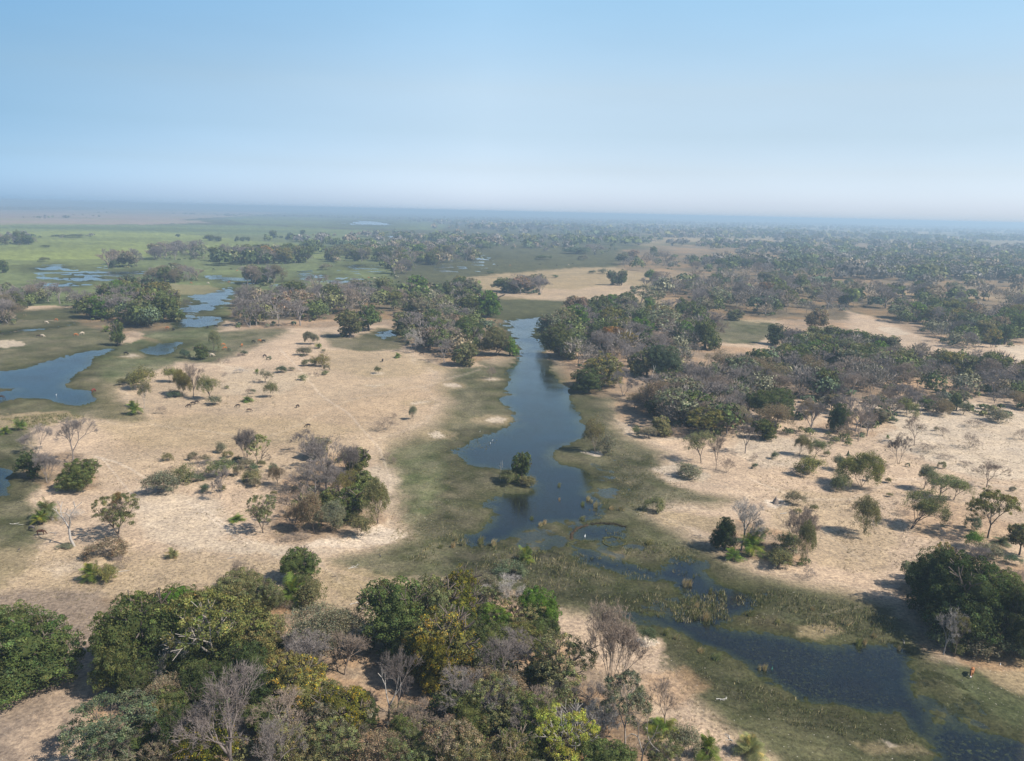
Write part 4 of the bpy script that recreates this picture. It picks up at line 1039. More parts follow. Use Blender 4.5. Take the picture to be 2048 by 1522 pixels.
P('shrub', 1676, 942, 908, 30, 'dark green shrub behind the bushy tree below the pale pair', 'bluish')
P('sparse', 1722, 975, 902, 72, 'many stemmed olive tree beside a green bush on the sand', 'yolive', 'bark', var=3)
P('shrub', 1684, 982, 944, 46, 'green bush at the foot of the many stemmed olive tree', 'olive')
P('bareshrub', 1742, 988, 972, 22, 'small brown bush behind the many stemmed olive tree', bark='bareb')
P('bareshrub', 1770, 944, 924, 22, 'small bare sapling right of the many stemmed olive tree', bark='bareb')
P('shrub', 1590, 1014, 980, 42, 'grey green round shrub beside the white termite mound', 'grey')
P('bareshrub', 1806, 1036, 1017, 34, 'grey twiggy shrub left of the leaning tree', bark='bareb')
P('bare', 1710, 866, 800, 66, 'mauve leafless tree leaning out of the wood onto sand', bark='bare', near=True, var=2)
P('dense', 1672, 866, 808, 42, 'compact dark green tree among bare trees at the sand edge', 'dark', near=True, var=1)
P('bare', 1620, 872, 800, 62, 'grey leafless tree beside the compact dark green tree', bark='bare', near=True, var=0)
P('bare', 1716, 884, 820, 44, 'bushy leafless tree before the mauve leaning tree', bark='bareb', var=3)
P('dense', 1538, 846, 778, 106, 'wide dark green thicket at the head of the right sand', 'dark', near=True, var=3)
P('sparse', 1542, 862, 804, 70, 'pale brown tree in front of the wide dark green thicket', 'brown', 'bareb')
P('bare', 1700, 806, 746, 66, 'tall grey brown leafless tree at the wood edge above the sand', bark='bareb', near=True, var=4)

# far bank of the channel
P('dense', 1118, 714, 648, 78, 'dark olive tree leaning over the right bank of the channel', 'dense', near=True, var=0)
P('dense', 1136, 719, 682, 44, 'greener low tree at the water below the dark olive bank tree', 'olive')
P('dense', 1204, 700, 648, 72, 'dark rounded evergreen on the channel bank beside the orange tree', 'dark', near=True, var=1)
P('open', 1246, 712, 662, 62, 'orange tinged tree in the green channel bank wood', 'gold', near=True, var=1)
P('dense', 1176, 786, 738, 74, 'dark tree with brownish top at the corner of the channel bank', 'dark', near=True, var=2)
P('yellow_near', 1206, 776, 706, 84, 'olive yellow tree behind the corner tree of the channel bank', 'olive', var=2)
P('dense', 1326, 760, 692, 68, 'blue green domed tree in the channel bank wood', 'bluish', near=True, var=3)
P('dense', 1294, 752, 698, 46, 'dark green tree beside the blue green domed one', 'dark')
P('bare', 1246, 792, 734, 64, 'pale leafless tree at the channel bank behind marsh grass', bark='bare', near=True, var=1)
P('snag', 1286, 785, 728, 46, 'white barked dead tree at the channel bank', bark='white', var=2)
P('sparse', 1322, 832, 764, 80, 'pinkish brown tree above dark undergrowth on the right bank', 'pink', 'bareb')
P('sparse', 1268, 820, 784, 52, 'brown bush tree by the marsh grass of the right bank', 'brown', 'bareb')
P('dense', 1318, 838, 798, 60, 'dark shaded lower crown under the pinkish brown tree', 'dark')
P('bare', 1404, 802, 724, 88, 'big grey leafless tree in the bank wood behind the sand', bark='bare', near=True, var=3)
P('open', 1412, 874, 812, 88, 'broad olive yellow tree at the sandy point of the bank wood', 'yolive', near=True, var=0)
P('dense', 1322, 872, 834, 48, 'dull green tree at the point of the bank wood', 'olive')
P('shrub', 1272, 872, 850, 22, 'small green shrub on the bare sandy point', 'pgreen')
P('shrub', 1298, 878, 852, 32, 'grey green shrub next to the small green shrub', 'grey')
P('bareshrub', 1352, 876, 848, 42, 'brown bush below the broad olive yellow tree', bark='bareb')
P('sparse', 1402, 928, 860, 56, 'pale tree with an ivy dark trunk on the shore sand', 'pale', 'bark', var=2)
P('bare', 1432, 942, 870, 36, 'slender brown leafless tree beside the pale ivy trunk tree', bark='bareb', near=True, var=0)
P('bareshrub', 1453, 948, 914, 36, 'brown bush right of the slender brown leafless tree', bark='bareb')
P('shrub', 1376, 956, 922, 56, 'low spreading shrub on white shore sand', 'grey')
P('bare', 1490, 908, 846, 62, 'dark crooked leafless tree on the shore sand', bark='bared', near=True, var=4)
P('bareshrub', 1510, 924, 908, 20, 'tiny bare sapling in front of the dark crooked tree', bark='bareb')
P('sparse', 1190, 908, 834, 42, 'tall thin pale tree on the islet beside the channel', 'pale', 'bareb')
P('shrub', 1212, 908, 866, 40, 'grey green shrub on the islet beside the channel', 'grey')
P('shrub', 1308, 1026, 990, 40, 'round willow green shrub in the marsh with dark shade', 'pgreen')
P('dense', 1043, 968, 906, 46, 'dense green tree on a reedy islet in the channel', 'dense')
P('shrub', 1018, 972, 940, 40, 'reedy bush around the tree on the channel islet', 'pgreen')
P('shrub', 1050, 974, 948, 36, 'low green bush hugging the islet tree', 'olive')
P('snag', 1001, 962, 918, 12, 'bleached snag beside the tree on the channel islet', bark='white', var=3)

# left bank and open sand
P('bare', 147, 928, 832, 86, 'big round leafless tree beside the left pool', bark='bare', near=True, var=4)
P('bare', 76, 905, 846, 66, 'thin leafless tree left of the big round leafless tree', bark='bare', near=True, var=1)
P('dense', 60, 958, 904, 52, 'dark shaded shrubby tree at the left pool', 'dark')
P('bare', 96, 968, 906, 62, 'grey thicket in front of the big round leafless tree', bark='bare', near=True, var=3)
P('dense', 158, 984, 920, 86, 'glossy green rounded tree at the front of the left pool group', 'dense', near=True, var=0)
P('palm', 40, 862, 838, 32, 'palm clump on the left edge above the leafless trees', 'palm')
P('palm', 12, 870, 852, 30, 'palm clump cut by the left picture edge', 'palm')
P('palm', 96, 1042, 990, 64, 'big yellow green palm clump on the left shore', 'pgreen')
P('palm', 82, 1052, 1018, 36, 'lower palm in front of the big yellow green palm clump', 'palm')
P('bareshrub', 140, 1046, 1012, 54, 'grey bare bush between palm clump and dead tree', bark='barel')
P('snag', 150, 1094, 1000, 84, 'twisted dead grey tree on the left shore', bark='barel', var=0)
P('shrub', 130, 1102, 1086, 34, 'thorny scrub around the twisted dead tree', 'grey')
P('open', 238, 1078, 986, 98, 'green tree with a rusty orange top on the left sand', 'olive', near=True, var=2)
P('sparse', 240, 1030, 984, 26, 'rusty orange dying crown at the top of the green tree', 'rust', 'bareb')
P('shrub', 214, 1120, 1072, 78, 'brown olive bush at the foot of the rusty topped tree', 'brown')
P('palm', 186, 1166, 1120, 52, 'bright palm bush on the lower left sand', 'palm')
P('shrub', 214, 1166, 1128, 46, 'yellow green bush merged with the bright palm bush', 'yolive')
P('bareshrub', 250, 1142, 1106, 44, 'bare brown scrub over fallen pale branches', bark='bareb')
P('shrub', 314, 992, 938, 72, 'large grey green round shrub on the left sand', 'grey')
P('shrub', 368, 966, 924, 44, 'green round shrub beside a lower companion', 'olive')
P('shrub', 388, 966, 942, 36, 'low dark companion of the green round shrub', 'bluish')
P('bareshrub', 410, 952, 916, 50, 'grey bare thicket between green shrubs', bark='bare')
P('shrub', 446, 956, 916, 54, 'fresh green bush behind the brown leafless tree', 'pgreen')
P('bare', 441, 998, 930, 48, 'brown leafless bushy tree in the middle of the left sand', bark='bare', near=True, var=1)
P('bare', 494, 932, 850, 56, 'dark bare tree beside a leafy green one on open sand', bark='bared', near=True, var=3)
P('open', 516, 930, 866, 50, 'leafy green tree half merged with a dark bare tree', 'pgreen', near=False)
P('open', 526, 1068, 986, 66, 'pale leaved tree with crooked dark trunk on the left sand', 'pale', 'bark', near=True, var=2)
P('palm', 472, 1046, 1028, 38, 'small dark palm left of the crooked pale leaved tree', 'palm')
P('palm', 345, 1120, 1097, 30, 'single small palm on bare sand', 'pgreen')
P('sparse', 289, 818, 758, 28, 'spindly tree with a bare white trunk near the lagoon', 'olive', 'palebark')
P('palm', 270, 831, 798, 34, 'dark palm bush at the foot of the spindly tree', 'palm')
P('bareshrub', 325, 829, 805, 24, 'bare brown bush right of the spindly tree', bark='bareb')
P('shrub', 292, 778, 730, 58, 'olive brown bush with pale top near the lagoon', 'yolive')
P('shrub', 245, 772, 755, 22, 'small green bush beside the lagoon grass', 'olive')
P('shrub', 268, 768, 742, 30, 'olive bush beside the pale topped bush', 'olive')
P('shrub', 340, 766, 732, 34, 'olive bush between the two bush groups near the lagoon', 'yolive')
P('sparse', 364, 792, 738, 38, 'olive sapling beside the tall fan shaped tree', 'yolive', 'bark')
P('bare', 387, 797, 724, 44, 'tall fan shaped leafless tree amid bushes near the lagoon', bark='bareb', near=True, var=0)
P('sparse', 420, 800, 748, 38, 'grey green tree right of the fan shaped leafless tree', 'pgreen', 'bark')
P('shrub', 428, 813, 790, 34, 'round grey green bush in front of the grey green tree', 'grey')
P('shrub', 346, 796, 779, 30, 'dark low bush left of the fan shaped leafless tree', 'bluish')
P('shrub', 370, 717, 696, 24, 'small dark tree on the lagoon grass', 'bluish')
P('dense', 402, 720, 690, 32, 'dark round tree on the lagoon grass', 'dense')
P('sparse', 426, 704, 660, 30, 'pale thin tree at the head of the open sand', 'pale', 'bareb')
P('sparse', 530, 766, 738, 32, 'pale grey tree on the upper open sand', 'grey', 'bark')
P('shrub', 541, 797, 762, 26, 'olive bush below the pale grey tree', 'olive')
P('palm', 495, 805, 790, 30, 'dark palm bush on the open sand', 'palm')
P('bareshrub', 495, 792, 774, 14, 'bare sapling above the dark palm bush', bark='bareb')
P('shrub', 560, 747, 731, 26, 'bluish green shrub on the upper open sand', 'bluish')
P('shrub', 606, 761, 748, 20, 'small yellow green bush on the upper open sand', 'pgreen')
P('shrub', 651, 751, 740, 16, 'tiny olive bush on the upper open sand', 'pgreen')
P('shrub', 582, 742, 734, 14, 'tiny grey bush on the upper open sand', 'grey')
P('bareshrub', 480, 748, 735, 26, 'grey scrub at the head of the open sand', bark='barel')
P('sparse', 621, 690, 662, 26, 'grey brown tree at the top of the middle bush row', 'grey', 'bark')
P('shrub', 611, 713, 692, 36, 'grey green bush in the middle bush row', 'grey')
P('shrub', 641, 733, 706, 38, 'olive brown bush at the end of the middle bush row', 'yolive')
P('shrub', 619, 733, 716, 30, 'yellow green low bush in the middle bush row', 'pgreen')
P('palm', 637, 698, 685, 18, 'dark palm beside the middle bush row', 'palm')
P('palm', 795, 717, 706, 18, 'tiny palm on the sand near the pond', 'palm')
P('sparse', 757, 748, 732, 14, 'sapling on a small white mound', 'olive', 'bark')
P('bareshrub', 772, 862, 830, 44, 'grey brown bare bush alone on the wide sand', bark='bareb')
P('sparse', 826, 842, 812, 20, 'thin lone sapling right of the bare bush', 'grey', 'bareb')
P('bareshrub', 788, 838, 826, 14, 'tiny bare bush behind the grey brown bush', bark='bareb')
P('bareshrub', 775, 922, 903, 20, 'umbrella shaped bare sapling near the green shore', bark='bareb')
P('bareshrub', 789, 929, 911, 16, 'smaller bare sapling next to the umbrella shaped one', bark='bareb')
P('bareshrub', 981, 759, 730, 22, 'bare tree standing in the wet grass by the channel', bark='bareb')
P('bare', 612, 910, 860, 74, 'umbrella crowned leafless tree at the back of the central thicket', bark='bared', near=True, var=1)
P('bare', 652, 985, 868, 100, 'tall mauve leafless tree of the central thicket', bark='bare', near=True, var=0)
P('bare', 692, 968, 888, 54, 'slanting dark leafless tree of the central thicket', bark='bared', near=True, var=3)
P('bare', 632, 1006, 930, 110, 'broad mauve thicket tree low in the central thicket', bark='bare', near=True, var=4)
P('bareshrub', 600, 985, 946, 60, 'bare brush on the sandy side of the central thicket', bark='bare')
P('sparse', 702, 1006, 938, 46, 'olive leaved tree at the right of the central thicket', 'yolive', 'bark')
P('sparse', 756, 1048, 954, 60, 'tall olive green tree on the shore of the central thicket', 'olive', 'bark', var=1)
P('sparse', 726, 1010, 966, 44, 'olive tree just behind the tall shore tree', 'olive', 'bark')
P('shrub', 716, 1076, 1026, 46, 'green bush beside the bright white sand point', 'olive')
P('sparse', 630, 1070, 988, 60, 'straight trunked hazy olive tree before the central thicket', 'brown', 'bark')
P('sparse', 588, 1064, 1008, 56, 'brown hazy tree left of the straight trunked tree', 'brown', 'bareb')
P('sparse', 664, 1062, 1000, 56, 'hazy brown green tree right of the straight trunked tree', 'grey', 'bareb')
P('bareshrub', 590, 1092, 1062, 62, 'collapsed grey brushwood on red sand', bark='bareb')
P('shrub', 505, 972, 938, 44, 'pale brushy shrub below the dark bare tree', 'pale')
P('shrub', 545, 944, 926, 20, 'small dark shrub between the tree pairs', 'bluish')
P('sparse', 556, 972, 928, 28, 'thin brown sapling beside the central thicket', 'brown', 'bareb')
P('shrub', 508, 944, 926, 22, 'dark low bush under the leafy green tree', 'bluish')
P('bareshrub', 398, 930, 908, 24, 'small bare bush on the open left sand', bark='bareb')
# between lagoon and channel, trees read one by one
P('dense', 236, 692, 644, 30, 'flat green tree on the lagoon grass below the dark wood', 'dense')
P('palm', 214, 664, 650, 24, 'palm bush left of the flat green tree', 'palm')
P('shrub', 240, 692, 668, 34, 'dark bush under the flat green tree', 'dark')
P('bareshrub', 372, 612, 594, 18, 'bare leaning tree in the flooded grass', bark='bared')
P('dense', 700, 676, 622, 62, 'dull green domed tree, left one of the pair by the pond', 'olive')
P('dense', 738, 662, 612, 56, 'dull green domed tree, right one of the pair by the pond', 'dense')
P('dense', 936, 692, 636, 68, 'deep green domed tree near the channel tip', 'dense', near=True, var=1)
P('dense', 976, 635, 584, 56, 'bright green tree beside the meadow', 'bright')
P('dense', 990, 712, 656, 66, 'olive green tree reaching the channel water', 'olive', near=True, var=3)
P('dense', 1020, 712, 676, 38, 'bright green low tree at the very edge of the channel', 'bright')
P('bare', 826, 706, 658, 42, 'pale grey bushy tree on sand by the pond', bark='barel', near=True, var=1)
P('bare', 888, 726, 676, 52, 'grey leafless tree at the left bank wood corner', bark='bare', near=True, var=2)
P('dense', 930, 732, 688, 62, 'green tree wrapped round a white dead trunk', 'olive', near=False)
P('snag', 936, 722, 680, 22, 'white dead trunk rising from a green tree', bark='white', var=1)
P('dense', 1006, 584, 556, 48, 'green tree left of the leafless trees on the meadow island', 'dense')
P('dense', 1028, 587, 560, 40, 'second green tree of the meadow island', 'olive')
P('dense', 1243, 571, 541, 28, 'bright dark round tree alone on the tan meadow', 'dense')
P('dense', 1224, 571, 542, 26, 'grey green partner of the lone round meadow tree', 'bluish')
P('shrub', 978, 548, 541, 16, 'small dark shrub on the meadow rim', 'dense')
P('shrub', 1109, 556, 549, 15, 'small green shrub north of the meadow island', 'dense')
P('dense', 1300, 562, 540, 28, 'bright green tree at the corner of the right wood', 'bright')
P('dense', 1468, 641, 620, 40, 'green tree alone on the small right meadow', 'olive')
P('open', 1632, 668, 612, 50, 'brown olive tree over the small right meadow', 'brown')
P('dense', 1552, 690, 650, 46, 'dark leaning evergreen at the small right meadow', 'dark')

# ------------------------------------------------------------------ woods: every tree its own object
PAL = {
 'scrub': [(3,'shrub','olive','bark','olive shrub'), (2,'shrub','grey','bareb','grey green shrub'), (2,'bareshrub',None,'bareb','bare brown shrub'), (1,'shrub','bluish','bark','dark green shrub'), (.6,'palm','palm','bark','small palm')],
 'near': [(2,'bare',None,'bare','mauve grey leafless tree'), (1.5,'open','grey','bareb','grey green airy tree'), (2.5,'open','olive','bark','olive airy tree'),
          (3,'dense','dense','bark','small dark evergreen'), (1,'sparse','brown','bareb','thin brown tree'), (1.5,'shrub','olive','bark','olive shrub'), (1,'yellow','yellow','bark','yellow flecked tree'), (1,'bare',None,'bareb','brown leafless tree')],  # mix name -> list of (weight, kind, leaf, bark, words)
 'bare': [(7,'bare',None,'bare','mauve grey leafless tree'), (2,'bare',None,'bareb','brown leafless tree'), (1.2,'open','grey','bareb','grey green airy tree'),
          (1.3,'dense','dense','bark','dark evergreen tree'), (.5,'open','pink','bareb','pale pinkish tree'), (1,'shrub','bluish','bark','low green shrub')],
 'mixed': [(3.2,'bare',None,'bare','mauve grey leafless tree'), (3,'dense','dense','bark','dark green evergreen'), (2,'dense','olive','bark','olive green evergreen'),
           (1.4,'open','yolive','bark','yellowish olive tree'), (1.6,'open','grey','bareb','grey green airy tree'), (.5,'dense','bright','bark','bright green tree'),
           (.35,'open','rust','bark','rusty orange tree'), (.8,'bare',None,'bareb','brown leafless tree'), (.4,'open','pink','bareb','pale pinkish tree')],
 'green': [(4,'dense','dense','bark','dark green evergreen'), (2.5,'dense','olive','bark','olive green evergreen'), (1.5,'dense','bluish','bark','blue green evergreen'),
           (1.5,'open','yolive','bark','yellowish olive tree'), (1,'dense','bright','bark','bright green tree'), (1.6,'bare',None,'bare','mauve grey leafless tree')],
 'thorn': [(4,'bare',None,'bare','mauve grey leafless tree'), (3,'bare',None,'bareb','brown leafless tree'), (1.4,'open','grey','bareb','grey green airy tree'),
           (1,'dense','dense','bark','dark green evergreen'), (1,'sparse','brown','bareb','thin brown tree')],
}
WOODS = [
 ('the bottom wood below the yellow trees', 20, 'near', (4, 8), [(200,1510),(330,1430),(460,1400),(560,1300),(650,1360),(690,1440),(740,1510),(740,1600),(200,1600)]),
 ('the bottom wood under the lime tree', 20, 'near', (4, 8), [(790,1480),(900,1410),(1100,1400),(1180,1440),(1250,1540),(1200,1600),(760,1600)]),
 ('the middle wood by the marsh', 14, 'near', (4, 8), [(780,1340),(860,1260),(1000,1240),(1110,1290),(1080,1380),(900,1390)]),
 ('the big group by the dark pool', 7, 'near', (4, 8), [(1870,1300),(1830,1210),(1900,1150),(2060,1180),(2060,1310)]),
  # words, number, mix, height range, polygon of the trunks' feet
 ('the leafless wood left of the pond', 34, 'bare', (12, 17), [(450,640),(500,610),(640,590),(750,592),(755,620),(650,640),(560,664),(470,658)]),
 ('the wood between pond and meadow', 24, 'mixed', (10, 17), [(745,620),(740,596),(860,574),(935,580),(960,600),(940,640),(850,648),(780,640)]),
 ('the wood at the channel head', 24, 'mixed', (9, 14), [(800,690),(806,666),(860,654),(930,646),(960,650),(1000,690),(960,712),(900,722),(860,706),(830,690)]),
 ('the dark wood by the lagoon', 28, 'green', (12, 17), [(160,630),(175,606),(250,590),(300,590),(340,612),(345,645),(300,660),(250,650),(180,642)]),
 ('the wood on the left sand island', 22, 'thorn', (10, 16), [(-30,640),(-30,602),(60,598),(150,600),(160,622),(110,606),(40,616),(30,650),(-20,660)]),
 ('the channel bank wood', 46, 'mixed', (10, 16), [(1085,690),(1096,668),(1150,640),(1260,634),(1400,640),(1420,670),(1440,700),(1400,770),(1340,770),(1230,745),(1160,750),(1140,735),(1100,715)]),
 ('the wood north of the channel bank', 16, 'mixed', (10, 16), [(1150,640),(1160,620),(1260,606),(1400,620),(1420,640),(1260,640)]),
 ('the thorn wood behind the right sand', 62, 'thorn', (8, 13), [(1400,780),(1440,748),(1540,730),(1700,738),(1800,756),(2070,780),(2070,808),(1900,796),(1790,778),(1700,800),(1580,800),(1500,800),(1440,800)]),
 ('the mixed wood beyond the thorn wood', 44, 'mixed', (8, 12), [(1560,712),(1580,698),(1620,684),(1700,685),(1780,706),(1900,738),(2070,760),(2070,776),(1800,752),(1620,722),(1540,730)]),
 ('the wood past the sandy glade', 44, 'mixed', (10, 15), [(1790,642),(1860,670),(1900,696),(1960,702),(2070,690),(2070,640),(1950,628),(1800,622)]),
 ('the big wood right of the meadow', 70, 'bare', (13, 18), [(1290,590),(1300,575),(1420,566),(1560,570),(1750,590),(2000,600),(2070,612),(2070,634),(1950,622),(1800,618),(1700,616),(1690,640),(1640,634),(1560,634),(1420,632),(1370,602)]),
 ('the long wood above the tan meadow', 40, 'bare', (12, 17), [(1236,540),(1240,520),(1320,512),(1440,520),(1520,530),(1700,550),(1700,575),(1500,560),(1400,545),(1300,536)]),
 ('the grove on the meadow island', 9, 'bare', (12, 16), [(1030,580),(1060,574),(1088,582),(1080,592),(1040,590)]),
 ('the small bare island grove', 9, 'bare', (15, 20), [(200,532),(230,528),(278,530),(272,537),(215,537)]),
 ('the large bare island wood', 20, 'bare', (16, 21), [(298,516),(320,504),(400,506),(412,518),(380,524),(310,522)]),
 ('the long dark island wood', 32, 'mixed', (16, 21), [(428,528),(440,518),(540,512),(610,516),(624,526),(560,530),(440,532)]),
 ('the round grove on a sandy islet', 9, 'thorn', (14, 18), [(488,570),(510,562),(545,562),(555,570),(520,574)]),
 ('the ragged islet grove by the lagoon', 14, 'thorn', (10, 15), [(282,566),(300,556),(380,554),(400,562),(340,570)]),
 ('the wood at the marsh corner', 32, 'mixed', (14, 20), [(738,528),(760,518),(860,506),(960,516),(965,522),(900,526),(830,536),(790,560),(770,540)]),
 ('the grove by the marsh corner', 12, 'mixed', (14, 18), [(645,528),(660,512),(700,506),(735,512),(730,524),(680,526)]),
 ('the scrub on the left picture edge', 12, 'mixed', (12, 16), [(-30,492),(-30,482),(40,480),(80,486),(70,492)]),
 ('the thicket on the right sand', 16, 'thorn', (4, 7), [(1640,900),(1700,860),(1760,800),(1900,806),(1900,816),(1780,840),(1700,900)]),
 ('the loose trees below the thorn wood', 36, 'thorn', (4, 8), [(1460,800),(1800,788),(2070,806),(2070,838),(1860,828),(1760,850),(1660,888),(1480,880)]),
 ('the upper open sand', 20, 'scrub', (1.2, 3.2), [(440,705),(560,690),(650,705),(660,760),(560,800),(440,800),(420,740)]),
 ('the bushy part of the left sand', 20, 'scrub', (1.5, 3.6), [(270,980),(300,930),(420,900),(540,900),(570,960),(560,1010),(440,985),(360,990)]),
 ('the open right sand', 30, 'scrub', (1.0, 2.6), [(1500,930),(1700,870),(2060,840),(2060,1070),(1800,1060),(1600,1040),(1520,980)]),
 ('the central thicket', 12, 'thorn', (4, 8), [(570,1050),(600,950),(660,890),(720,930),(745,1000),(700,1060),(620,1066)]),
 ('the brush behind the sandy point', 30, 'thorn', (9, 13), [(1330,850),(1300,820),(1330,790),(1420,810),(1490,820),(1480,850),(1440,880),(1380,860)]),
]
ORD = 'first second third fourth fifth sixth seventh eighth ninth tenth eleventh twelfth thirteenth fourteenth fifteenth sixteenth seventeenth eighteenth nineteenth twentieth'.split()
def point_in(p, poly):
    x, y = p; c = False; n = len(poly)
    for i in range(n):
        x1, y1 = poly[i]; x2, y2 = poly[(i + 1) % n]
        if (y1 > y) != (y2 > y) and x < (x2 - x1) * (y - y1) / (y2 - y1) + x1: c = not c
    return c
def sample_poly(poly, n, rng, mind=2.5):
    """points spread evenly over the ground inside an outline"""
    xs = [p[0] for p in poly]; ys = [p[1] for p in poly]; out = []; tries = 0
    wmax = 1.0 / max(min(y - float(hor_v(x)) for x, y in poly), 5) ** 3
    while len(out) < n and tries < 20000:
        tries += 1
        u = rng.uniform(min(xs), max(xs)); v = rng.uniform(min(ys), max(ys))
        if not point_in((u, v), poly): continue
        if rng.random() > (1.0 / (v - float(hor_v(u))) ** 3) / wmax * 1.0: continue
        p = at(u, v)
        md = mind * (1 if tries < 3000 else .5)
        if any((p[0] - q[0]) ** 2 + (p[1] - q[1]) ** 2 < md * md for q in out): continue
        out.append((p[0], p[1], u, v))
    return out
def woods():
    for wi, (words, n, mix, (h0, h1), poly) in enumerate(WOODS):
        rng = np.random.default_rng(3000 + wi)
        pts = sample_poly(poly, n, rng, mind=3.8)
        Dm = np.mean([math.hypot(p[0], p[1]) for p in pts])
        wts = np.array([q[0] for q in PAL[mix]]); wts = wts / wts.sum()
        items = []
        for x, y, u, v in pts:
            if mix != 'near' and any((x - a) ** 2 + (y - b) ** 2 < (c * .3) ** 2 for a, b, c in HAND): continue
            w_, kind, leaf, bark, kw = PAL[mix][rng.choice(len(wts), p=wts)]
            h = rng.uniform(h0, h1) * (.55 if kind == 'shrub' and mix != 'scrub' else 1); wd = h * rng.uniform(.85, 1.35)
            items.append([kind, x, y, u, v, h, wd, leaf, bark, kw])
        zs = gz_many([i[1] for i in items], [i[2] for i in items])
        # rows: near, middle, far edge of the wood, then counted from the left
        order = sorted(range(len(items)), key=lambda i: -items[i][4])
        rows = {}
        for r_, i in enumerate(order):
            k = min(2, r_ * 3 // max(len(order), 1)) if len(order) > 12 else 0
            rows[i] = ('in the near row of', 'in the middle row of', 'in the far row of')[k] if len(order) > 12 else 'in'
        cnt = {}
        for i in sorted(range(len(items)), key=lambda i: items[i][3]):
            kind, x, y, u, v, h, wd, leaf, bark, kw = items[i]
            key = (rows[i], kw); cnt[key] = cnt.get(key, 0) + 1
            items[i].append(cnt[key])
        for i, (kind, x, y, u, v, h, wd, leaf, bark, kw, k) in enumerate(items):
            tot = cnt[(rows[i], kw)]
            pl = words.replace('the ', '', 1); row = '' if rows[i] == 'in' else rows[i].replace('in the ', '').replace(' of', '') + ', '
            lab = f'only {kw}, {row}{pl}'
            if tot > 1:
                pl = words.replace('the ', '', 1)
                row = '' if rows[i] == 'in' else rows[i].replace('in the ', '').replace(' of', '') + ', '
                lab = f'{ORD[k - 1]} {kw} from left, {row}{pl}'
            if mix == 'near': kind = {'bare': 'bare_near', 'dense': 'dense_near', 'open': 'open_near', 'yellow': 'yellow_near'}.get(kind, kind)
            if rows[i] == 'in the near row of' and kind.startswith('bare') and wd > 9 and v > 700: kind = 'bare_near'
            plant(kind, x, y, wd, h, lab, leaf or 'olive', bark, group='trees of ' + words, z=zs[i])
def gz_many(X, Y):
    return field(np.array(X, float), np.array(Y, float))[1]
woods()

# ------------------------------------------------------------------ single far trees and groves on the plain (10 to 20 px each)
FAR = [  # x, base y, top y, width, words, kind, leaf
 (36,488,462,20,'tall dark tree, left of a pair on the left plain','dense','dense'), (47,487,464,14,'tall dark tree, right of a pair on the left plain','dense','dense'),
 (420,482,470,26,'dark grove tree on the open plain, larger one','dense','dense'), (436,483,473,16,'dark grove tree on the open plain, smaller one','dense','dense'),
 (474,483,473,10,'left tree of three dark trees in a row on the plain','dense','dense'), (486,483,474,14,'middle tree of three dark trees in a row on the plain','dense','dense'), (496,483,474,10,'last tree of three dark trees in a row on the plain','dense','dense'),
 (547,477,461,16,'tall dark tree standing above the plain scrub','dense','dense'), (580,480,466,20,'bushy tree beside the tall dark plain tree','dense','bluish'), (606,470,460,12,'round dark tree far out on the plain','dense','dense'),
 (356,474,468,10,'tiny lone tree far out on the left plain','dense','dense'), (825,471,461,11,'small round tree at the far plain edge','dense','dense'), (887,474,464,13,'round tree at the end of the far scrub','dense','dense'),
 (90,496,489,20,'low dark bush on the yellow green plain','shrub','dense'), (90,524,513,22,'low green bush on the flooded left plain','shrub','olive'), (120,474,468,30,'low dark thicket on the left plain','shrub','dense'), (152,475,468,44,'longer dark thicket on the left plain','shrub','dense'),
 (655,540,526,30,'pale bush beside the flooded marsh','shrub','grey'), (350,536,524,28,'bushy tree between the two island woods','open','olive'), (5,546,520,24,'dark tree cut by the left edge above the sand island','dense','dense'),
 (1088,520,509,34,'low thicket on the central marsh','shrub','dense'), (1166,520,508,20,'pale bush at the marsh right side','shrub','grey'), (1152,508,494,60,'grey thicket across the central marsh','dense','bluish'), (1190,509,488,50,'mauve thicket across the central marsh','bare',None),
 (1060,494,486,36,'low dark scrub on the central marsh','shrub','dense'), (1186,548,540,16,'small dark bush left of the lone meadow pair','shrub','dense'), (1205,548,536,20,'leaning bush left of the lone meadow pair','shrub','grey'),
 (1424,598,584,14,'small tree at the pale strip below the big wood','dense','dense'),
]
for x, yb, yt, wp, words, kind, leaf in FAR:
    P(kind, x, yb, yt, wp, words, leaf or 'olive', 'bare' if kind == 'bare' else 'bark', near=False)

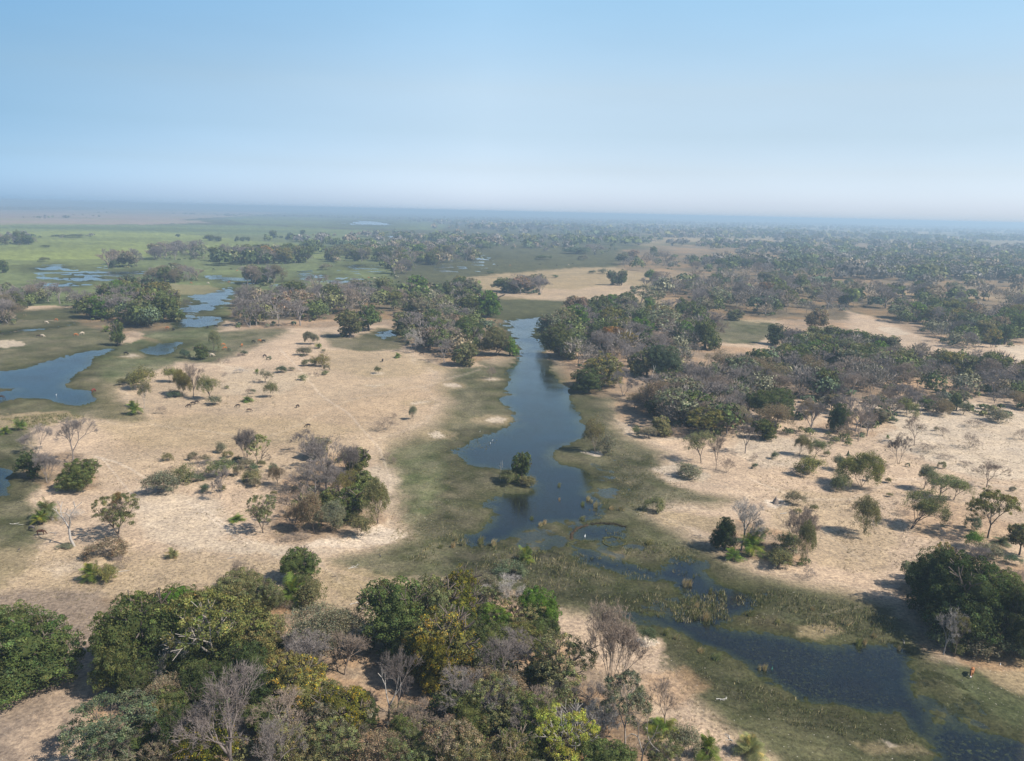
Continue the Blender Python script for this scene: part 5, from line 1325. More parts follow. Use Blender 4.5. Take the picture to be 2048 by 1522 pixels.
# ------------------------------------------------------------------ what nobody could count: far woods, undergrowth, dry grass, marsh grass
def clump_field(name, pts, per, rng_seed, fill=4.2):
    """many small leafy masses in one mesh: pts = x, y, z, width, height, colour(3)"""
    r = np.random.default_rng(rng_seed); n = len(pts)
    A = np.array([p[:5] for p in pts]); Cc = np.array([p[5] for p in pts])
    d = unit(r.normal(size=(n, per, 3))); d[..., 2] = np.where(d[..., 2] < -.3, -d[..., 2], d[..., 2])
    wob = 1 + .28 * np.sin(d[..., 0] * 5 + A[:, None, 0]) * np.sin(d[..., 1] * 5 + A[:, None, 1])
    S = np.stack([A[:, 3] * .5, A[:, 3] * .5, A[:, 4] * .56], 1)[:, None]
    C0 = np.stack([A[:, 0], A[:, 1], A[:, 2] + A[:, 4] * .44], 1)[:, None]
    rad = r.uniform(.55, 1.0, (n, per, 1))
    Pp = C0 + d * S * rad * wob[..., None]
    Pp[..., 2] = np.maximum(Pp[..., 2], A[:, None, 2] + .1)
    size = (A[:, 3] * (fill / per) ** .5)[:, None].repeat(per, 1).ravel()
    V, Q = quads(Pp.reshape(-1, 3), unit(d + r.normal(size=d.shape) * .45).reshape(-1, 3), size, r, 1.2)
    t = (Cc[:, None] * np.exp(r.normal(size=(n, per, 1)) * .3)).reshape(-1, 3).repeat(4, 0)
    o = bpy.data.objects.new(name, link_mesh(name, V, [Q], M_LEAF_FAR, np.clip(t, .01, .5))); COL.objects.link(o)
    o['kind'] = 'stuff'; return o

def far_woods():
    r = np.random.default_rng(55); pts = []
    cols = [np.array(G[k]) for k in ('dense', 'dense', 'olive', 'bluish', 'dark', 'yolive')] + [np.array([.150, .135, .122])] * 4 + [np.array([.20, .16, .12])]
    def add(poly, n, h=(10, 17), gate=None, grey=.4, g0=.5, mind=0):
        ys = [p[1] for p in poly]; xs = [p[0] for p in poly]; k = 0; tr = 0
        while k < n and tr < n * 60:
            tr += 1
            u = r.uniform(min(xs), max(xs)); v = r.uniform(min(ys), max(ys))
            if not point_in((u, v), poly): continue
            p = at(u, v)
            if gate is not None:
                g = fbm(np.array([p[0] / gate[0]]), np.array([p[1] / gate[1]]), 3, gate[2])[0]
                if g < gate[3]: continue
            cl = r.integers(3, 15) if mind == 0 and n > 200 else 1; sg = r.uniform(8, 30) * (1 + p[1] / 3000); cc = cols[r.integers(len(cols))]; tall = r.uniform(.7, 1.2)
            for _ in range(cl):
                hh = r.uniform(*h) * tall * (r.uniform(.4, 1) if r.random() < .4 else 1)
                c = (cc if r.random() < .6 else cols[r.integers(len(cols))]) * r.uniform(.8, 1.2)
                q = r.normal(size=2) * np.array([1.5, .8]) * sg * (cl > 1)
                pts.append((p[0] + q[0], p[1] + q[1], .2, hh * r.uniform(1.0, 2.0), hh, c)); k += 1
    # right: bands of wood thinning out into clearings
    add([(1240,512),(1240,478),(1500,470),(2100,500),(2100,606),(1900,592),(1700,560),(1500,530)], 1300, gate=(150, 200, 5., .06))
    add([(1500,545),(1500,500),(2100,520),(2100,600),(1800,585)], 600, gate=(120, 170, 15., .08))
    add([(900,492),(900,458),(1240,458),(1500,462),(2100,482),(2100,505),(1500,478),(1240,482),(1100,484)], 800, gate=(150, 380, 7., .02))
    add([(860,466),(900,444),(1300,445),(1700,456),(2100,466),(2100,486),(1500,466),(1240,462)], 1300, gate=(260, 800, 8., -.02))
    add([(860,446),(900,436),(1100,436),(1300,441),(1700,450),(2100,459),(2100,470),(1700,458),(1300,448)], 2200, h=(8, 15))
    # centre upper scrub
    add([(600,492),(640,476),(760,470),(900,470),(1240,485),(1240,500),(1100,496),(960,500),(860,502),(740,516),(700,500)], 300, gate=(60, 130, 3., -.02))
    add([(1100,484),(1240,500),(1240,515),(1120,500),(1000,500)], 40, h=(3, 7))
    add([(860,500),(960,492),(968,506),(860,516)], 24)
    add([(600,508),(640,494),(760,490),(800,500),(740,512),(660,504)], 36)
    # far left lines of trees
    add([(370,431),(372,427),(560,430),(760,436),(900,440),(900,445),(740,440),(560,434)], 300, h=(7, 12))
    add([(-60,419),(-60,404.5),(180,408),(182,418),(60,420)], 1500, h=(9, 15))
    add([(180,413),(180,408),(600,417),(1100,428),(1100,434),(700,425),(400,418)], 1500, h=(9, 15))
    add([(1100,428),(2100,452),(2100,458),(1700,449),(1300,440),(1100,434)], 2000, h=(9, 15))
    add([(40,434),(200,430),(210,436),(60,438)], 26, h=(5, 9)); add([(190,424),(260,424),(260,427),(190,427)], 14, h=(4, 8))
    add([(-30,486),(-30,470),(50,468),(90,478),(80,486)], 30, h=(5, 10)); add([(80,474),(190,472),(190,476),(80,477)], 16, h=(3, 5))
    add([(540,476),(620,474),(690,486),(640,492),(600,482)], 40, h=(4, 9))
    add([(1055,492),(1240,494),(1240,506),(1090,505)], 26, h=(3, 7))
    clump_field('distant_woods', [p for p in pts if p[1] < 1500], 200, 1, 2.6)
    clump_field('farther_woods', [p for p in pts if 1500 <= p[1] < 2600], 70, 8, 3.0)
    clump_field('horizon_woods', [p for p in pts if p[1] >= 2600], 14, 2)
far_woods()

def twig_field(name, pts, per, seed):
    """many small leafless crowns in one mesh"""
    r = np.random.default_rng(seed); n = len(pts)
    A = np.array([p[:5] for p in pts]); Cc = np.array([p[5] for p in pts])
    d = unit(r.normal(size=(n, per, 3))); d[..., 2] = np.where(d[..., 2] < -.2, -d[..., 2], d[..., 2])
    S = np.stack([A[:, 3] * .5, A[:, 3] * .5, A[:, 4] * .55], 1)[:, None]
    C0 = np.stack([A[:, 0], A[:, 1], A[:, 2] + A[:, 4] * .45], 1)[:, None]
    P = (C0 + d * S * r.uniform(.25, 1, (n, per, 1)) ** .6).reshape(-1, 3)
    g = unit((d + r.normal(size=d.shape) * .5 + np.array([0, 0, .3])).reshape(-1, 3))
    L = (A[:, 3] * .13)[:, None].repeat(per, 1).reshape(-1, 1) * r.uniform(.6, 1.3, (n * per, 1))
    sd = unit(np.cross(g, r.normal(size=g.shape))) * L * .11
    V = np.stack([P - sd, P + sd, P + g * L], 1).reshape(-1, 3)
    t = (Cc[:, None] * np.exp(r.normal(size=(n, per, 1)) * .25)).reshape(-1, 3).repeat(3, 0)
    Pt = A[:, :3] - np.array([0, 0, .1]); Pe = Pt + np.array([0, 0, 1.0]) * A[:, 4:5] * .5          # their trunks
    V2, Q2 = tubes(Pt, Pe, A[:, 4] * .018, A[:, 4] * .010, 3)
    T = np.arange(len(V)).reshape(-1, 3)
    tt = np.concatenate([t, Cc.repeat(6, 0) * .8])
    o = bpy.data.objects.new(name, link_mesh(name, np.concatenate([V, V2]), [T, Q2 + len(V)], M_LEAF_FAR, np.clip(tt, .01, .5))); COL.objects.link(o)
    o['kind'] = 'stuff'

def wood_canopy():
    r = np.random.default_rng(66); leafy_, twiggy = [], []
    greens = dict(bare=.40, mixed=.66, green=.85, thorn=.34, near=.5)
    for words, n, mix, hr, poly in WOODS:
        if mix in ('near', 'scrub') or 'central' in words or 'loose' in words: continue
        m = int(n * (1.7 if n > 20 else .5))
        for x, y, u, v in sample_poly(poly, m, r, mind=2.2):
            h = r.uniform(*hr) * r.uniform(.5, .95); wd = h * r.uniform(1.0, 1.5)
            if r.random() < greens[mix]:
                c = np.array(G[('dense', 'dense', 'olive', 'bluish', 'grey', 'dense', 'dark', 'brown', 'olive')[r.integers(9)]])
                leafy_.append((x, y, .15, wd, h, c))
            else:
                c = np.array(B[('bare', 'bare', 'bareb')[r.integers(3)]]) * r.uniform(.85, 1.15); twiggy.append((x, y, .15, wd, h, c))
    clump_field('wood_canopy', [p for p in leafy_ if p[1] < 600], 460, 9, 2.1)
    clump_field('far_wood_canopy', [p for p in leafy_ if p[1] >= 600], 130, 19, 3.2)
    twig_field('leafless_canopy', twiggy, 330, 10)
wood_canopy()

def undergrowth():
    r = np.random.default_rng(77); pts = []
    cs = [np.array(G[k]) for k in ('dense', 'dark', 'olive', 'olive', 'grey', 'bluish')]
    def add(poly, n, h, wide=1.3, cc=cs):
        for x, y, u, v in sample_poly(poly, n, r, mind=1.0):
            hh = r.uniform(*h); pts.append((x, y, .15, hh * wide * r.uniform(.8, 1.5), hh, cc[r.integers(len(cc))]))
    for words, n, mix, hr, poly in WOODS:
        if mix == 'scrub': continue
        add(poly, int(n * 1.5), (1.2, 3.2))
    add([(300,1400),(480,1280),(560,1290),(640,1370),(680,1450),(780,1510),(890,1440),(1100,1400),(1180,1430),(1200,1560),(260,1560),(300,1480)], 120, (1.0, 3.0), 1.2)
    add([(780,1320),(900,1250),(1100,1260),(1110,1300),(1000,1390),(840,1400)], 60, (1.0, 3.0))
    add([(1860,1300),(1820,1200),(1900,1160),(2060,1200),(2060,1310),(1960,1312)], 40, (1.0, 3.0))
    add([(570,1040),(600,930),(680,900),(740,1000),(700,1060)], 34, (.5, 1.4), 1.3, [np.array(G[k]) for k in ('grey', 'brown', 'olive')])
    add([(1440,1110),(1460,1080),(1600,1100),(1620,1140),(1560,1130),(1500,1112)], 24, (.5, 1.6))
    near_ = [p for p in pts if p[1] < 260]
    clump_field('undergrowth', near_, 380, 3, 1.7)
    clump_field('far_undergrowth', [p for p in pts if p[1] >= 260], 110, 4)
undergrowth()

def blades(name, pts, cols, seed):
    """tufts of grass in one mesh: pts = x, y, z, height"""
    r = np.random.default_rng(seed); n = len(pts); A = np.array(pts); per = 7
    b = A[:, None, :3] + np.concatenate([r.normal(size=(n, per, 2)) * A[:, None, 3:4] * .35, np.zeros((n, per, 1))], 2)
    d = unit(np.stack([r.normal(size=(n, per)) * .3 + .15, r.normal(size=(n, per)) * .3, np.ones((n, per))], 2))
    L = A[:, None, 3:4] * r.uniform(.5, 1.1, (n, per, 1)); sd = unit(np.cross(d, r.normal(size=(n, per, 3)))) * A[:, None, 3:4] * .07
    V = np.stack([b - sd, b + sd, b + d * L], 2).reshape(-1, 3); T = np.arange(len(V)).reshape(-1, 3)
    c = np.array(cols)[r.integers(len(cols), size=n)]
    t = (c[:, None] * np.exp(r.normal(size=(n, per, 1)) * .25)).reshape(-1, 3).repeat(3, 0)
    o = bpy.data.objects.new(name, link_mesh(name, V, [T], M_LEAF_FAR, np.clip(t, .01, .5))); COL.objects.link(o); o['kind'] = 'stuff'

def grasses():
    r = np.random.default_rng(91)
    def pts(poly, n, h, gate=None):
        xs = [p[0] for p in poly]; ys = [p[1] for p in poly]; out = []
        u = r.uniform(min(xs), max(xs), n * 4); v = r.uniform(min(ys), max(ys), n * 4)
        keep = [i for i in range(len(u)) if point_in((u[i], v[i]), poly)][:n]
        for i in keep:
            p = at(u[i], v[i]); out.append((p[0], p[1], 0, r.uniform(*h)))
        A = np.array(out)
        if gate is not None: A = A[fbm(A[:, 0] / gate[0], A[:, 1] / gate[0], 4, 4.0) * 1.3 > gate[1] + r.normal(size=len(A)) * .30]
        A[:, 2] = np.maximum(gz_many(A[:, 0], A[:, 1]), 0) - .02
        return A
    straw = [(.26, .22, .13), (.20, .18, .10), (.13, .135, .06), (.10, .11, .045)]
    A = np.concatenate([
        pts([(900,1060),(960,1090),(1180,1110),(1400,1150),(1440,1200),(1420,1260),(1240,1215),(1130,1210),(960,1160),(820,1120)], 3200, (.2, .95), (11, .04)),
        pts([(1250,1000),(1300,960),(1250,900),(1190,1000),(1220,1060),(1330,1090),(1420,1110),(1400,1140),(1250,1110),(1180,1020)], 1500, (.3, .8), (6, .12)),
        pts([(1400,1200),(1540,1180),(1700,1210),(1790,1240),(1780,1290),(1600,1262),(1440,1240)], 1500, (.25, .9), (8, .10)),
        pts([(860,860),(1000,880),(900,960),(960,1060),(880,1110),(780,1080),(830,960)], 2500, (.15, .5), (9, -.1)),
        pts([(1190,820),(1240,880),(1330,940),(1400,1000),(1280,1040),(1220,960),(1170,880)], 2500, (.15, .55), (9, -.1)),
        pts([(1320,1270),(1420,1310),(1520,1370),(1640,1420),(1800,1450),(1840,1500),(1600,1460),(1420,1380)], 1300, (.2, .7), (9, .12)),
        pts([(0,840),(120,826),(170,836),(60,860)], 700, (.4, .9)),
        pts([(1360,1200),(1450,1180),(1460,1240),(1380,1240)], 500, (.4, 1.0), (4, 0))])
    blades('marsh_grass', A, straw, 5)
    dry = [(.20, .16, .09), (.25, .20, .13), (.12, .11, .05)]
    A = np.concatenate([pts([(200,840),(700,740),(880,800),(760,930),(800,1060),(600,1110),(240,1100),(180,960)], 6000, (.15, .5), (8, .1)),
        pts([(1480,860),(2060,800),(2060,1120),(1700,1150),(1500,1000)], 8000, (.15, .55), (7, .05)),
        pts([(0,1100),(560,1110),(740,1180),(700,1250),(200,1200),(140,1400),(0,1200)], 4500, (.12, .4), (8, 0)),
        pts([(1180,1260),(1330,1300),(1500,1520),(1200,1540)], 900, (.12, .4)),
        pts([(440,700),(650,700),(640,800),(440,820)], 800, (.2, .6), (7, .05))])
    blades('dry_grass', A, dry, 6)
grasses()

# reed tufts one can pick out in the water
TUFT = [(1117,972,962,8,'pair of dry reeds standing alone in the open channel'),(1118,1000,992,5,'tiny reed sprout in the open channel'),(1175,1000,988,10,'reed tuft nearest the channel bend'),
 (1164,1010,998,10,'tall leaning reed tuft in mid channel'),(1190,1014,998,12,'double reed tuft left of the grass line'),(1182,1004,996,7,'small reed tuft above the double tuft'),(1163,1040,1028,14,'round reed tuft just above the ring shaped pool'),
 (1080,1052,1040,12,'leaning reed tuft above the grassy islet'),(1088,1048,1036,9,'thin reed tuft beside the leaning one'),(1062,1038,1028,10,'small reed tuft near the islet reflection'),
 (912,1082,1066,11,'reed tuft at the edge of the dark water'),(926,1092,1072,13,'second reed tuft in the dark water'),(960,1086,1066,16,'broad feathery reed tuft in the dark water'),(986,1092,1072,13,'outermost feathery reed tuft in the dark water'),
 (905,1096,1080,12,'straw coloured reed tuft on the near shore'),(880,1098,1084,12,'dry reed tuft near the green shore'),(1222,1020,1008,12,'reed tuft starting the pale grass line'),(1240,1022,1008,16,'middle reed tuft in the pale grass line'),
 (1296,1090,1076,22,'row of pale reeds by the ring shaped pool'),(1368,1172,1150,14,'reed tuft at the pool narrows'),(1378,1170,1152,12,'reed tuft paired at the pool narrows'),(1420,1186,1168,10,'thin reed tuft in the second pool'),
 (1410,1240,1214,18,'large reed tuft in the channel crossing'),(1392,1216,1200,10,'small reed tuft above the channel crossing'),(1500,1232,1214,22,'straw reeds on the far side of the dark pool'),(1528,1340,1322,12,'lonely reed tuft within the dark pool'),
 (1518,1340,1326,8,'short partner of the lonely pool reed tuft'),(1716,1290,1268,16,'bent reed tuft on the dark pool rim'),(1728,1288,1272,12,'reed tuft beside the bent one on the pool rim'),(1746,1276,1262,14,'dry reed tuft nearest the shaded bank'),
 (1554,1250,1236,14,'tan reed tuft on the mud beyond the pool'),(1624,1222,1208,12,'thin reed tuft on the far mud'),(1690,1252,1236,26,'tan spreading reeds on the far mud'),(1430,1320,1302,26,'row of dry reeds on the near pool bank'),(1400,1305,1290,18,'short dry reeds beside the near bank row'),
 (1352,1280,1264,16,'upright reeds on the near bank by the umbrella tree'),(1330,1272,1252,16,'tall reeds next to the umbrella tree'),(1797,1300,1288,10,'dark reed tuft at the shaded pool corner')]
for i, (x, yb, yt, wp, words) in enumerate(TUFT):
    P('reed', x, yb, yt, wp, words, 'straw' if i % 3 else 'reedg', group='reed tufts in the marsh', rz=random.uniform(-.5, .5))

def reed_mat(pts, rad, col, label, seed):
    r = np.random.default_rng(seed); W_ = [at(*p) for p in pts]; o0 = W_[0]; P = []
    for a, b in zip(W_[:-1], W_[1:]):
        n = max(2, int(np.linalg.norm(b - a) / .5))
        P += [a + (b - a) * k / n for k in range(n)]
    P = np.array(P + [W_[-1]]) - o0; P[:, :2] += r.normal(size=(len(P), 2)) * .12; P[:, 2] = .0
    R = rad * r.uniform(.6, 1.25, len(P))
    V, Q = tubes(P[:-1], P[1:], R[:-1], R[1:], 6); V[:, 2] *= .6                     # a low matted ridge
    n = len(P) * 7; b = P.repeat(7, 0) + np.concatenate([r.normal(size=(n, 2)) * rad * .7, np.zeros((n, 1))], 1)
    d = unit(np.stack([r.normal(size=n) * .4, r.normal(size=n) * .4, np.ones(n)], 1)); L = r.uniform(.25, .6, n)[:, None]; sd = unit(np.cross(d, r.normal(size=(n, 3)))) * .05
    B_ = np.stack([b - sd, b + sd, b + d * L], 1).reshape(-1, 3); T = np.arange(n * 3).reshape(-1, 3) + len(V)
    tint = np.concatenate([np.ones((len(V), 3)) * .8, leaf_tint(n, r, 3, .3)])
    o = bpy.data.objects.new('reed_mat', link_mesh('reed_mat', np.concatenate([V, B_]), [Q, T], M_LEAF, tint)); COL.objects.link(o)
    o.location = o0; o.color = (*col, 1); o['label'] = label; o['category'] = 'reeds'
reed_mat([(1142,1080),(1144,1067),(1155,1056),(1176,1050)], .35, (.09,.065,.045), 'short reddish reed ridge closing the ring shaped pool', 1)
reed_mat([(1182,1048),(1205,1047),(1228,1048),(1252,1054)], .42, (.045,.038,.028), 'long dark reed ridge along the far rim of the ring shaped pool', 2)
reed_mat([(1204,1080),(1209,1089),(1224,1094),(1244,1091),(1254,1085),(1243,1077),(1225,1074),(1207,1076)], .22, (.11,.11,.05), 'closed loop of pale reeds round the small side pool', 3)
reed_mat([(1134,1094),(1138,1086),(1152,1082),(1170,1081),(1198,1083)], .2, (.11,.11,.05), 'thin wavy reed line on the near side of the ring shaped pool', 4)

# ------------------------------------------------------------------ fallen branches, termite mounds, animals, birds
def branch(x, y, L, ang, label, bark='white', seed=0):
    r = np.random.default_rng(seed); p = at(x, y); z = gz(p[0], p[1])
    sg = []
    def go(q, a, l, rad, d):
        n = 3
        for k in range(n):
            a += r.normal() * .25; q2 = q + np.array([math.cos(a), math.sin(a), r.normal() * .05]) * l / n
            q2[2] = max(q2[2], rad)
            sg.append((q, q2, rad * (1 - .2 * k), rad * (1 - .2 * (k + 1)))); q = q2
            if d and r.random() < .75: go(q, a + r.choice([-1, 1]) * r.uniform(.5, 1.1), l * .5, rad * .6, d - 1)
    go(np.array([0, 0, .1]), 0, L * .75, .075, 2)
    V, Q = tubes(np.array([s[0] for s in sg]), np.array([s[1] for s in sg]), np.array([s[2] for s in sg]), np.array([s[3] for s in sg]), 5)
    me = link_mesh('fallen_branch', V, [Q], M_BARK)
    o = bpy.data.objects.new('fallen_branch', me); COL.objects.link(o); o.location = (p[0], p[1], z); o.rotation_euler.z = ang
    o.color = (*B[bark], 1); o['label'] = label; o['category'] = 'branch'; o['group'] = 'fallen branches on the sand'
branch(697, 1140, 2.6, .5, 'white forked fallen branch on the green shore', seed=1)
branch(700, 1212, 2.0, .8, 'bleached fallen branch on the sand before the middle wood', seed=2)
branch(722, 1206, 1.4, -.3, 'short bleached stick right of the bleached fallen branch', seed=3)
branch(727, 1222, 1.2, 2.2, 'crooked bleached stick closest to the dense evergreen', seed=4)
branch(735, 1212, 1.3, 0, 'curled bleached stick beside the dense evergreen', seed=5)
branch(672, 1155, 1.3, 3.0, 'dark short log on the sand above the bleached branches', 'bark', seed=6)
branch(230, 1148, 3.6, .55, 'long pale fallen trunk by the bright palm bush', seed=7)
branch(20, 1050, 2.8, .2, 'white fallen branches on the left shore', seed=8)
branch(100, 1068, 2.2, .1, 'grey fallen branch left of the twisted dead tree', 'barel', seed=9)
branch(1577, 1020, 2.2, -.7, 'dark fallen log by the white termite mound', 'bareb', seed=10)
branch(1560, 1030, 2.4, .1, 'pale thin stick below the termite mound', seed=11)
branch(1432, 1402, 1.8, .1, 'pale straight stick on the lower right sand', seed=12)
branch(1808, 1290, 2.2, .7, 'pale dead bough reaching out of the shaded bank', 'barel', seed=13)
branch(1955, 1310, 2.4, 2.0, 'broken bough under the big dark group', 'barel', seed=14)
branch(1465, 1486, 1.6, 2.6, 'pale fallen stick near the lone yellowish palm', seed=15)
branch(512, 760, 3.0, .0, 'dark fallen log on the upper open sand', 'bark', seed=16)
branch(1560, 1075, 2.0, .9, 'dry fallen bough under the spit clump', 'barel', seed=17)
branch(455, 1120, 1.4, .9, 'short stick on the sand near the small palm', 'barel', seed=18)

def mound(x, y, w_, h, label, col):
    r = np.random.default_rng(int(x)); p = at(x, y); z = gz(p[0], p[1])
    n = 14; V = []; rings = 7
    for k in range(rings):
        t = k / (rings - 1); rad = (1 - t) ** 1.4 * .5 + .02
        for j in range(n):
            a = j * 6.283 / n; q = rad * (1 + r.normal() * .12)
            V.append((q * math.cos(a), q * math.sin(a), t + r.normal() * .03))
    V.append((0, 0, 1.06)); V = np.array(V) * np.array([w_, w_, h]); V[:, 2] -= .05
    Q = [(k * n + j, k * n + (j + 1) % n, (k + 1) * n + (j + 1) % n, (k + 1) * n + j) for k in range(rings - 1) for j in range(n)]
    Tt = [((rings - 1) * n + j, (rings - 1) * n + (j + 1) % n, rings * n) for j in range(n)]
    o = bpy.data.objects.new('termite_mound', link_mesh('termite_mound', V, [Q, Tt], M_BARK)); COL.objects.link(o)
    o.location = (p[0], p[1], z); o.color = (*col, 1); o['label'] = label; o['category'] = 'mound'
mound(1551, 1008, 2.0, 2.0, 'pointed grey termite mound on white sand', (.22, .18, .15))
mound(1696, 913, 1.2, 2.0, 'narrow dark cone beside the pale tree pair', (.07, .08, .05))

def beast(x, y, L, ang, hide, label, name='cow', cat='cow', head_down=True, head=None, group=None, horns=False):
    """grazing animal: one continuous skinned body, horns as parts"""
    p = at(x, y); z = max(gz(p[0], p[1]), -.05)
    s = L / 2.1
    hx, hz = (1.22, .32) if head_down else (1.2, 1.35)
    nx, nz = (1.02, .78) if head_down else (1.0, 1.3)
    J = [(-.75,0,1.12,.20),(-.35,0,1.10,.33),(.15,0,1.08,.35),(.62,0,1.12,.27),(.86,0,1.12 if not head_down else 1.0,.17),(nx,0,nz,.13),(hx,0,hz,.12),(hx+.16,0,hz-.14,.07)]
    E = [(0,1),(1,2),(2,3),(3,4),(4,5),(5,6),(6,7)]
    for sx, root in ((-.62, 0), (.55, 3)):
        for sy in (-.17, .17):
            b = len(J)
            J += [(sx, sy, .82, .13), (sx + (.05 if sx > 0 else -.07), sy, .42, .065), (sx + (.02 if sx > 0 else -.02), sy, .02, .05)]
            E += [(root, b), (b, b + 1), (b + 1, b + 2)]
    b = len(J); J += [(-.92, 0, 1.05, .04), (-.98, 0, .6, .03)]; E += [(0, b), (b, b + 1)]
    for sy in (-.2, .2):
        b = len(J); J += [(hx - .12, sy, hz + .12, .035)]; E += [(6, b)]
    me = bpy.data.meshes.new(name + '_frame'); me.from_pydata([(a, b_, c) for a, b_, c, d in J], E, [])
    o = bpy.data.objects.new(name, me); COL.objects.link(o)
    md = o.modifiers.new('skin', 'SKIN')
    for i, q in enumerate(J):
        v = me.skin_vertices[0].data[i]; v.radius = (q[3] * .85, q[3]); v.use_root = (i == 2)
    md2 = o.modifiers.new('smooth', 'SUBSURF'); md2.levels = md2.render_levels = 1
    dg = bpy.context.evaluated_depsgraph_get()
    me2 = bpy.data.meshes.new_from_object(o.evaluated_get(dg)); me2.name = name
    o.modifiers.clear(); o.data = me2; me2.materials.clear(); me2.materials.append(M_HIDE)
    return o, me2
BEASTS = {}
def animal(x, y, L, ang, hide, label, name='cow', cat='cow', down=True, group=None, face=None, horns=False):
    key = (name, down)
    if key not in BEASTS:
        o, me = beast(x, y, L, ang, hide, label, name, cat, down); BEASTS[key] = me
    else:
        o = bpy.data.objects.new(name, BEASTS[key]); COL.objects.link(o)
    p = at(x, y); z = max(gz(p[0], p[1]), -.1)
    s = L / 2.1
    o.location = (p[0], p[1], z - .01); o.scale = (s, s, s); o.rotation_euler.z = ang; o.color = (*hide, 1)
    o['label'] = label; o['category'] = cat
    if group: o['group'] = group
    hx, hz = (1.22, .32) if down else (1.2, 1.35)
    if face is not None:
        v = ICO[0] * np.array([.15, .125, .14]) + np.array([hx + .06, 0, hz + .02])
        f = bpy.data.objects.new('face_blaze', link_mesh('face_blaze', v, [ICO[1]], M_HIDE, smooth=True)); COL.objects.link(f); f.parent = o; f.color = (*face, 1)
    if horns:
        for sy in (-1, 1):
            q = np.array([[hx - .1, sy * .08, hz + .14], [hx - .08, sy * .3, hz + .2], [hx - .02, sy * .42, hz + .38]])
            V, Q = tubes(q[:-1], q[1:], np.array([.035, .028]), np.array([.028, .008]), 5)
            f = bpy.data.objects.new('horn', link_mesh('horn', V, [Q], M_HIDE)); COL.objects.link(f); f.parent = o; f.color = (.55, .5, .42, 1)
    return o
RUST, DARK, PALE, BLACK, GREYD = (.34,.13,.045), (.045,.035,.03), (.50,.42,.33), (.02,.018,.018), (.11,.095,.085)
animal(1943, 1353, 2.0, math.radians(232), (.27,.125,.06), 'rust brown cow with white face grazing on green near the big dark trees', face=(.75,.72,.68), horns=True)
gp = 'donkeys grazing on the open sand'
for x, y, a, lab in ((378,816,190,'dark donkey, largest of three below the fan shaped tree'), (386,811,200,'dark donkey in the middle of three below the fan shaped tree'),
                     (393,809,60,'dark donkey nearest the round bush of three'), (476,816,195,'dark donkey below the dark palm bush'),
                     (498,825,20,'brown donkey walking below the dark palm bush'), (595,817,70,'dark donkey alone on the upper sand'), (616,856,200,'dark donkey right above the umbrella crowned tree')):
    animal(x, y, 1.9, math.radians(a), DARK if 'brown' not in lab else (.09,.06,.045), lab, 'donkey', 'donkey', group=gp)
animal(82, 1072, 1.9, math.radians(20), (.06,.03,.02), 'dark brown donkey grazing left of the twisted dead tree', 'donkey', 'donkey', group=gp)
animal(65, 1064, 1.9, math.radians(160), GREYD, 'grey donkey grazing beyond the dark brown one', 'donkey', 'donkey', group=gp)
gp = 'cattle grazing on the flooded grass'
for x, y, a, c, lab in ((187,785,80,(.14,.04,.03),'reddish cow standing at the end of the lagoon'), (2,798,20,DARK,'dark cow at the left edge of the lagoon'),
    (252,711,10,BLACK,'black cow in the shallows by the small sand patch'), (152,673,20,RUST,'rust cow on the lagoon grass'), (165,670,200,PALE,'cream cow beside the rust cow'),
    (77,676,30,DARK,'dark cow of a pair left of the rust cow'), (85,675,0,PALE,'cream cow of a pair left of the rust cow'), (93,648,0,PALE,'cream cow by the left sand island'), (113,643,180,RUST,'rust cow by the left sand island'),
    (205,643,0,RUST,'rust cow below the dark lagoon wood'), (212,644,40,DARK,'dark cow below the dark lagoon wood'), (335,659,180,RUST,'rust cow by the narrow water'), (347,662,90,BLACK,'black cow by the narrow water'),
    (415,657,90,BLACK,'black cow below the leafless wood'), (431,655,0,BLACK,'second black cow below the leafless wood'), (446,693,30,RUST,'rust cow at the head of the open sand'),
    (450,700,200,RUST,'rust calf at the head of the open sand'), (424,714,10,PALE,'cream cow beside the dark round tree'), (484,694,90,RUST,'red cow at the pale bush'), (507,687,0,BLACK,'black cow of the sand edge trio'),
    (519,685,0,RUST,'rust cow of the sand edge trio'), (527,686,180,BLACK,'second black cow of the sand edge trio'), (529,716,60,DARK,'dark cow alone on the upper sand'),
    (725,558,0,DARK,'first dark cow of the marsh herd'), (737,557,20,RUST,'rust cow of the marsh herd'), (743,557,0,BLACK,'black cow of the marsh herd'), (749,558,190,PALE,'cream cow of the marsh herd'), (757,558,0,BLACK,'last black cow of the marsh herd'),
    (762,569,0,PALE,'cream cow in front of the marsh herd'), (382,568,0,RUST,'rust cow by the ragged islet grove'), (416,568,0,PALE,'pale cow between the islet groves'), (458,566,180,RUST,'rust cow beside the round grove'),
    (427,540,0,BLACK,'black cow above the round grove'), (462,540,0,DARK,'dark cow far above the round grove'), (474,543,30,RUST,'rust cow far above the round grove'),
    (844,711,180,BLACK,'black cow on the sand by the pond'), (765,725,90,DARK,'dark calf on the open sand near the pond'), (1080,530,0,BLACK,'black cow on the tan meadow rim'), (1113,532,0,DARK,'dark cow on the tan meadow rim'), (1137,531,0,PALE,'pale cow on the tan meadow rim'),
    (1145,529,0,BLACK,'second black cow on the tan meadow rim'), (995,533,0,BLACK,'black cow on the central marsh'), (1020,532,0,RUST,'rust cow on the central marsh')):
    animal(x, y, 2.3, math.radians(a), c, lab, group=gp)

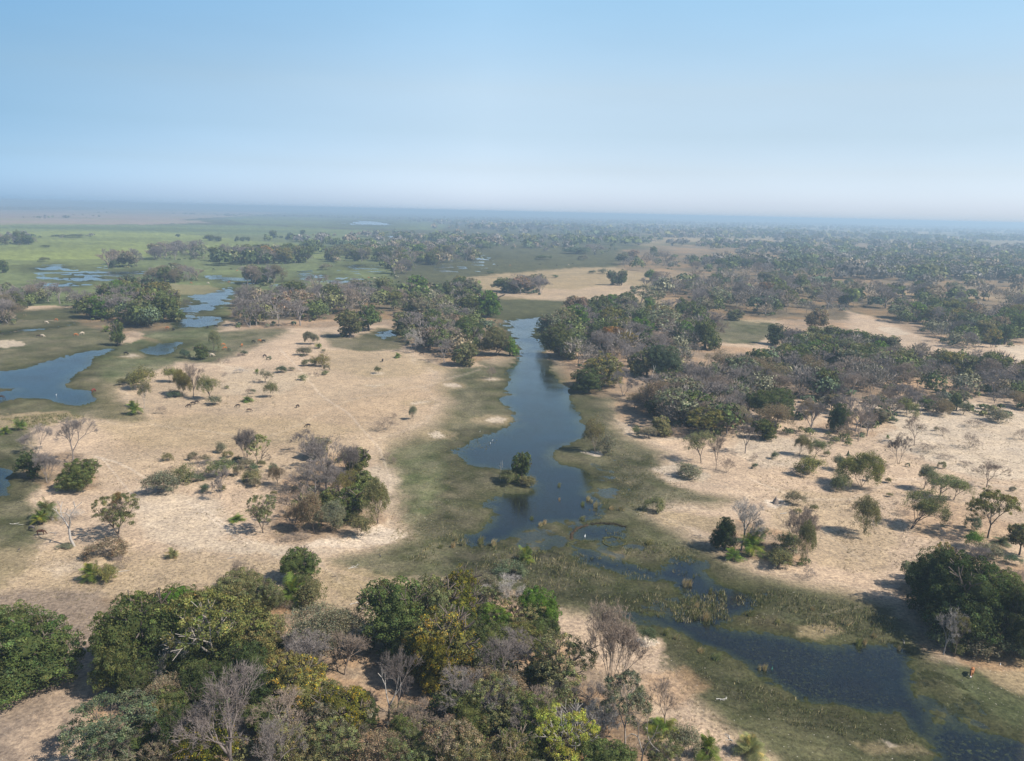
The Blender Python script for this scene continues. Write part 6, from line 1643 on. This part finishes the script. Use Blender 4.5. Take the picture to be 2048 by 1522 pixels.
def bird(x, y, hgt, col, label, ang=0.0, leg=(.05,.05,.05)):
    p = at(x, y); z = max(gz(p[0], p[1]), 0)
    J = [(-.34,0,.55,.03),(-.18,0,.60,.07),(.02,0,.68,.085),(.14,0,.80,.035),(.12,0,.94,.026),(.20,0,1.0,.04),(.38,0,.97,.012),(-.02,.04,.56,.03),(-.02,.04,0,.014),(-.02,-.04,.56,.03),(-.02,-.04,0,.014)]
    E = [(0,1),(1,2),(2,3),(3,4),(4,5),(5,6),(1,7),(7,8),(1,9),(9,10)]
    if 'b' not in BEASTS:
        me = bpy.data.meshes.new('bird_frame'); me.from_pydata([q[:3] for q in J], E, [])
        o = bpy.data.objects.new('bird', me); COL.objects.link(o); o.modifiers.new('skin', 'SKIN')
        for i, q in enumerate(J):
            v = me.skin_vertices[0].data[i]; v.radius = (q[3], q[3]); v.use_root = (i == 2)
        me2 = bpy.data.meshes.new_from_object(o.evaluated_get(bpy.context.evaluated_depsgraph_get())); me2.name = 'bird'
        o.modifiers.clear(); o.data = me2; me2.materials.clear(); me2.materials.append(M_HIDE); BEASTS['b'] = me2
    else:
        o = bpy.data.objects.new('bird', BEASTS['b']); COL.objects.link(o)
    o.location = (p[0], p[1], z - .03); o.scale = (hgt * .62,) * 3; o.rotation_euler.z = ang; o.color = (*col, 1)
    o['label'] = label; o['category'] = 'bird'
WHT = (.8, .8, .78)
bird(1170, 1076, 1.3, WHT, 'white egret wading inside the ring shaped pool', 1.2)
bird(113, 792, 1.3, WHT, 'white egret wading in the lagoon', .4)
bird(985, 883, 1.1, WHT, 'white bird on open water where the channel widens')
bird(981, 888, .9, WHT, 'smaller white bird beside the one where the channel widens', 2)
bird(960, 865, .8, WHT, 'tiny white bird near the channel shore')
bird(39, 1106, 1.5, (.08,.07,.07), 'dark stork standing on the lower left grass', .8)
bird(760, 1118, 1.3, (.06,.06,.07), 'dark bird standing on the green shore', 2.4)
bird(1648, 1268, 1.2, (.12,.12,.14), 'grey bird on the tan mud island', .5)
bird(1624, 1258, 1.1, (.06,.06,.06), 'dark bird on the tan mud island', 2.5)
bird(1544, 1302 + 40, 1.2, (.05,.16,.12), 'greenish bird beside the lonely pool reed tuft', 1)
bird(1451, 1126, 1.3, (.07,.07,.07), 'dark bird at the foot of the spit clump', 1)
bird(2000, 1334, .8, WHT, 'white bird on the sand behind the rust brown cow', 1)

# ------------------------------------------------------------------ the dusty air
def haze():
    x, y0, y1, z0, z1 = 68000, -68000, 68000, -1.5, 74.0
    V = [(-x, y0, z0), (x, y0, z0), (x, y1, z0), (-x, y1, z0), (-x, y0, z1), (x, y0, z1), (x, y1, z1), (-x, y1, z1)]
    Q = [(0,3,2,1), (4,5,6,7), (0,1,5,4), (1,2,6,5), (2,3,7,6), (3,0,4,7)]
    m, t, o_ = mat('dusty_air')
    v = N(t, 'ShaderNodeVolumePrincipled'); v.inputs['Density'].default_value = .00027
    v.inputs['Color'].default_value = (.54, .72, .87, 1); v.inputs['Anisotropy'].default_value = .2
    t.links.new(v.outputs[0], o_.inputs['Volume'])
    o = bpy.data.objects.new('haze', link_mesh('haze', V, [Q], m)); COL.objects.link(o); o['kind'] = 'stuff'
haze()
bpy.context.view_layer.update()
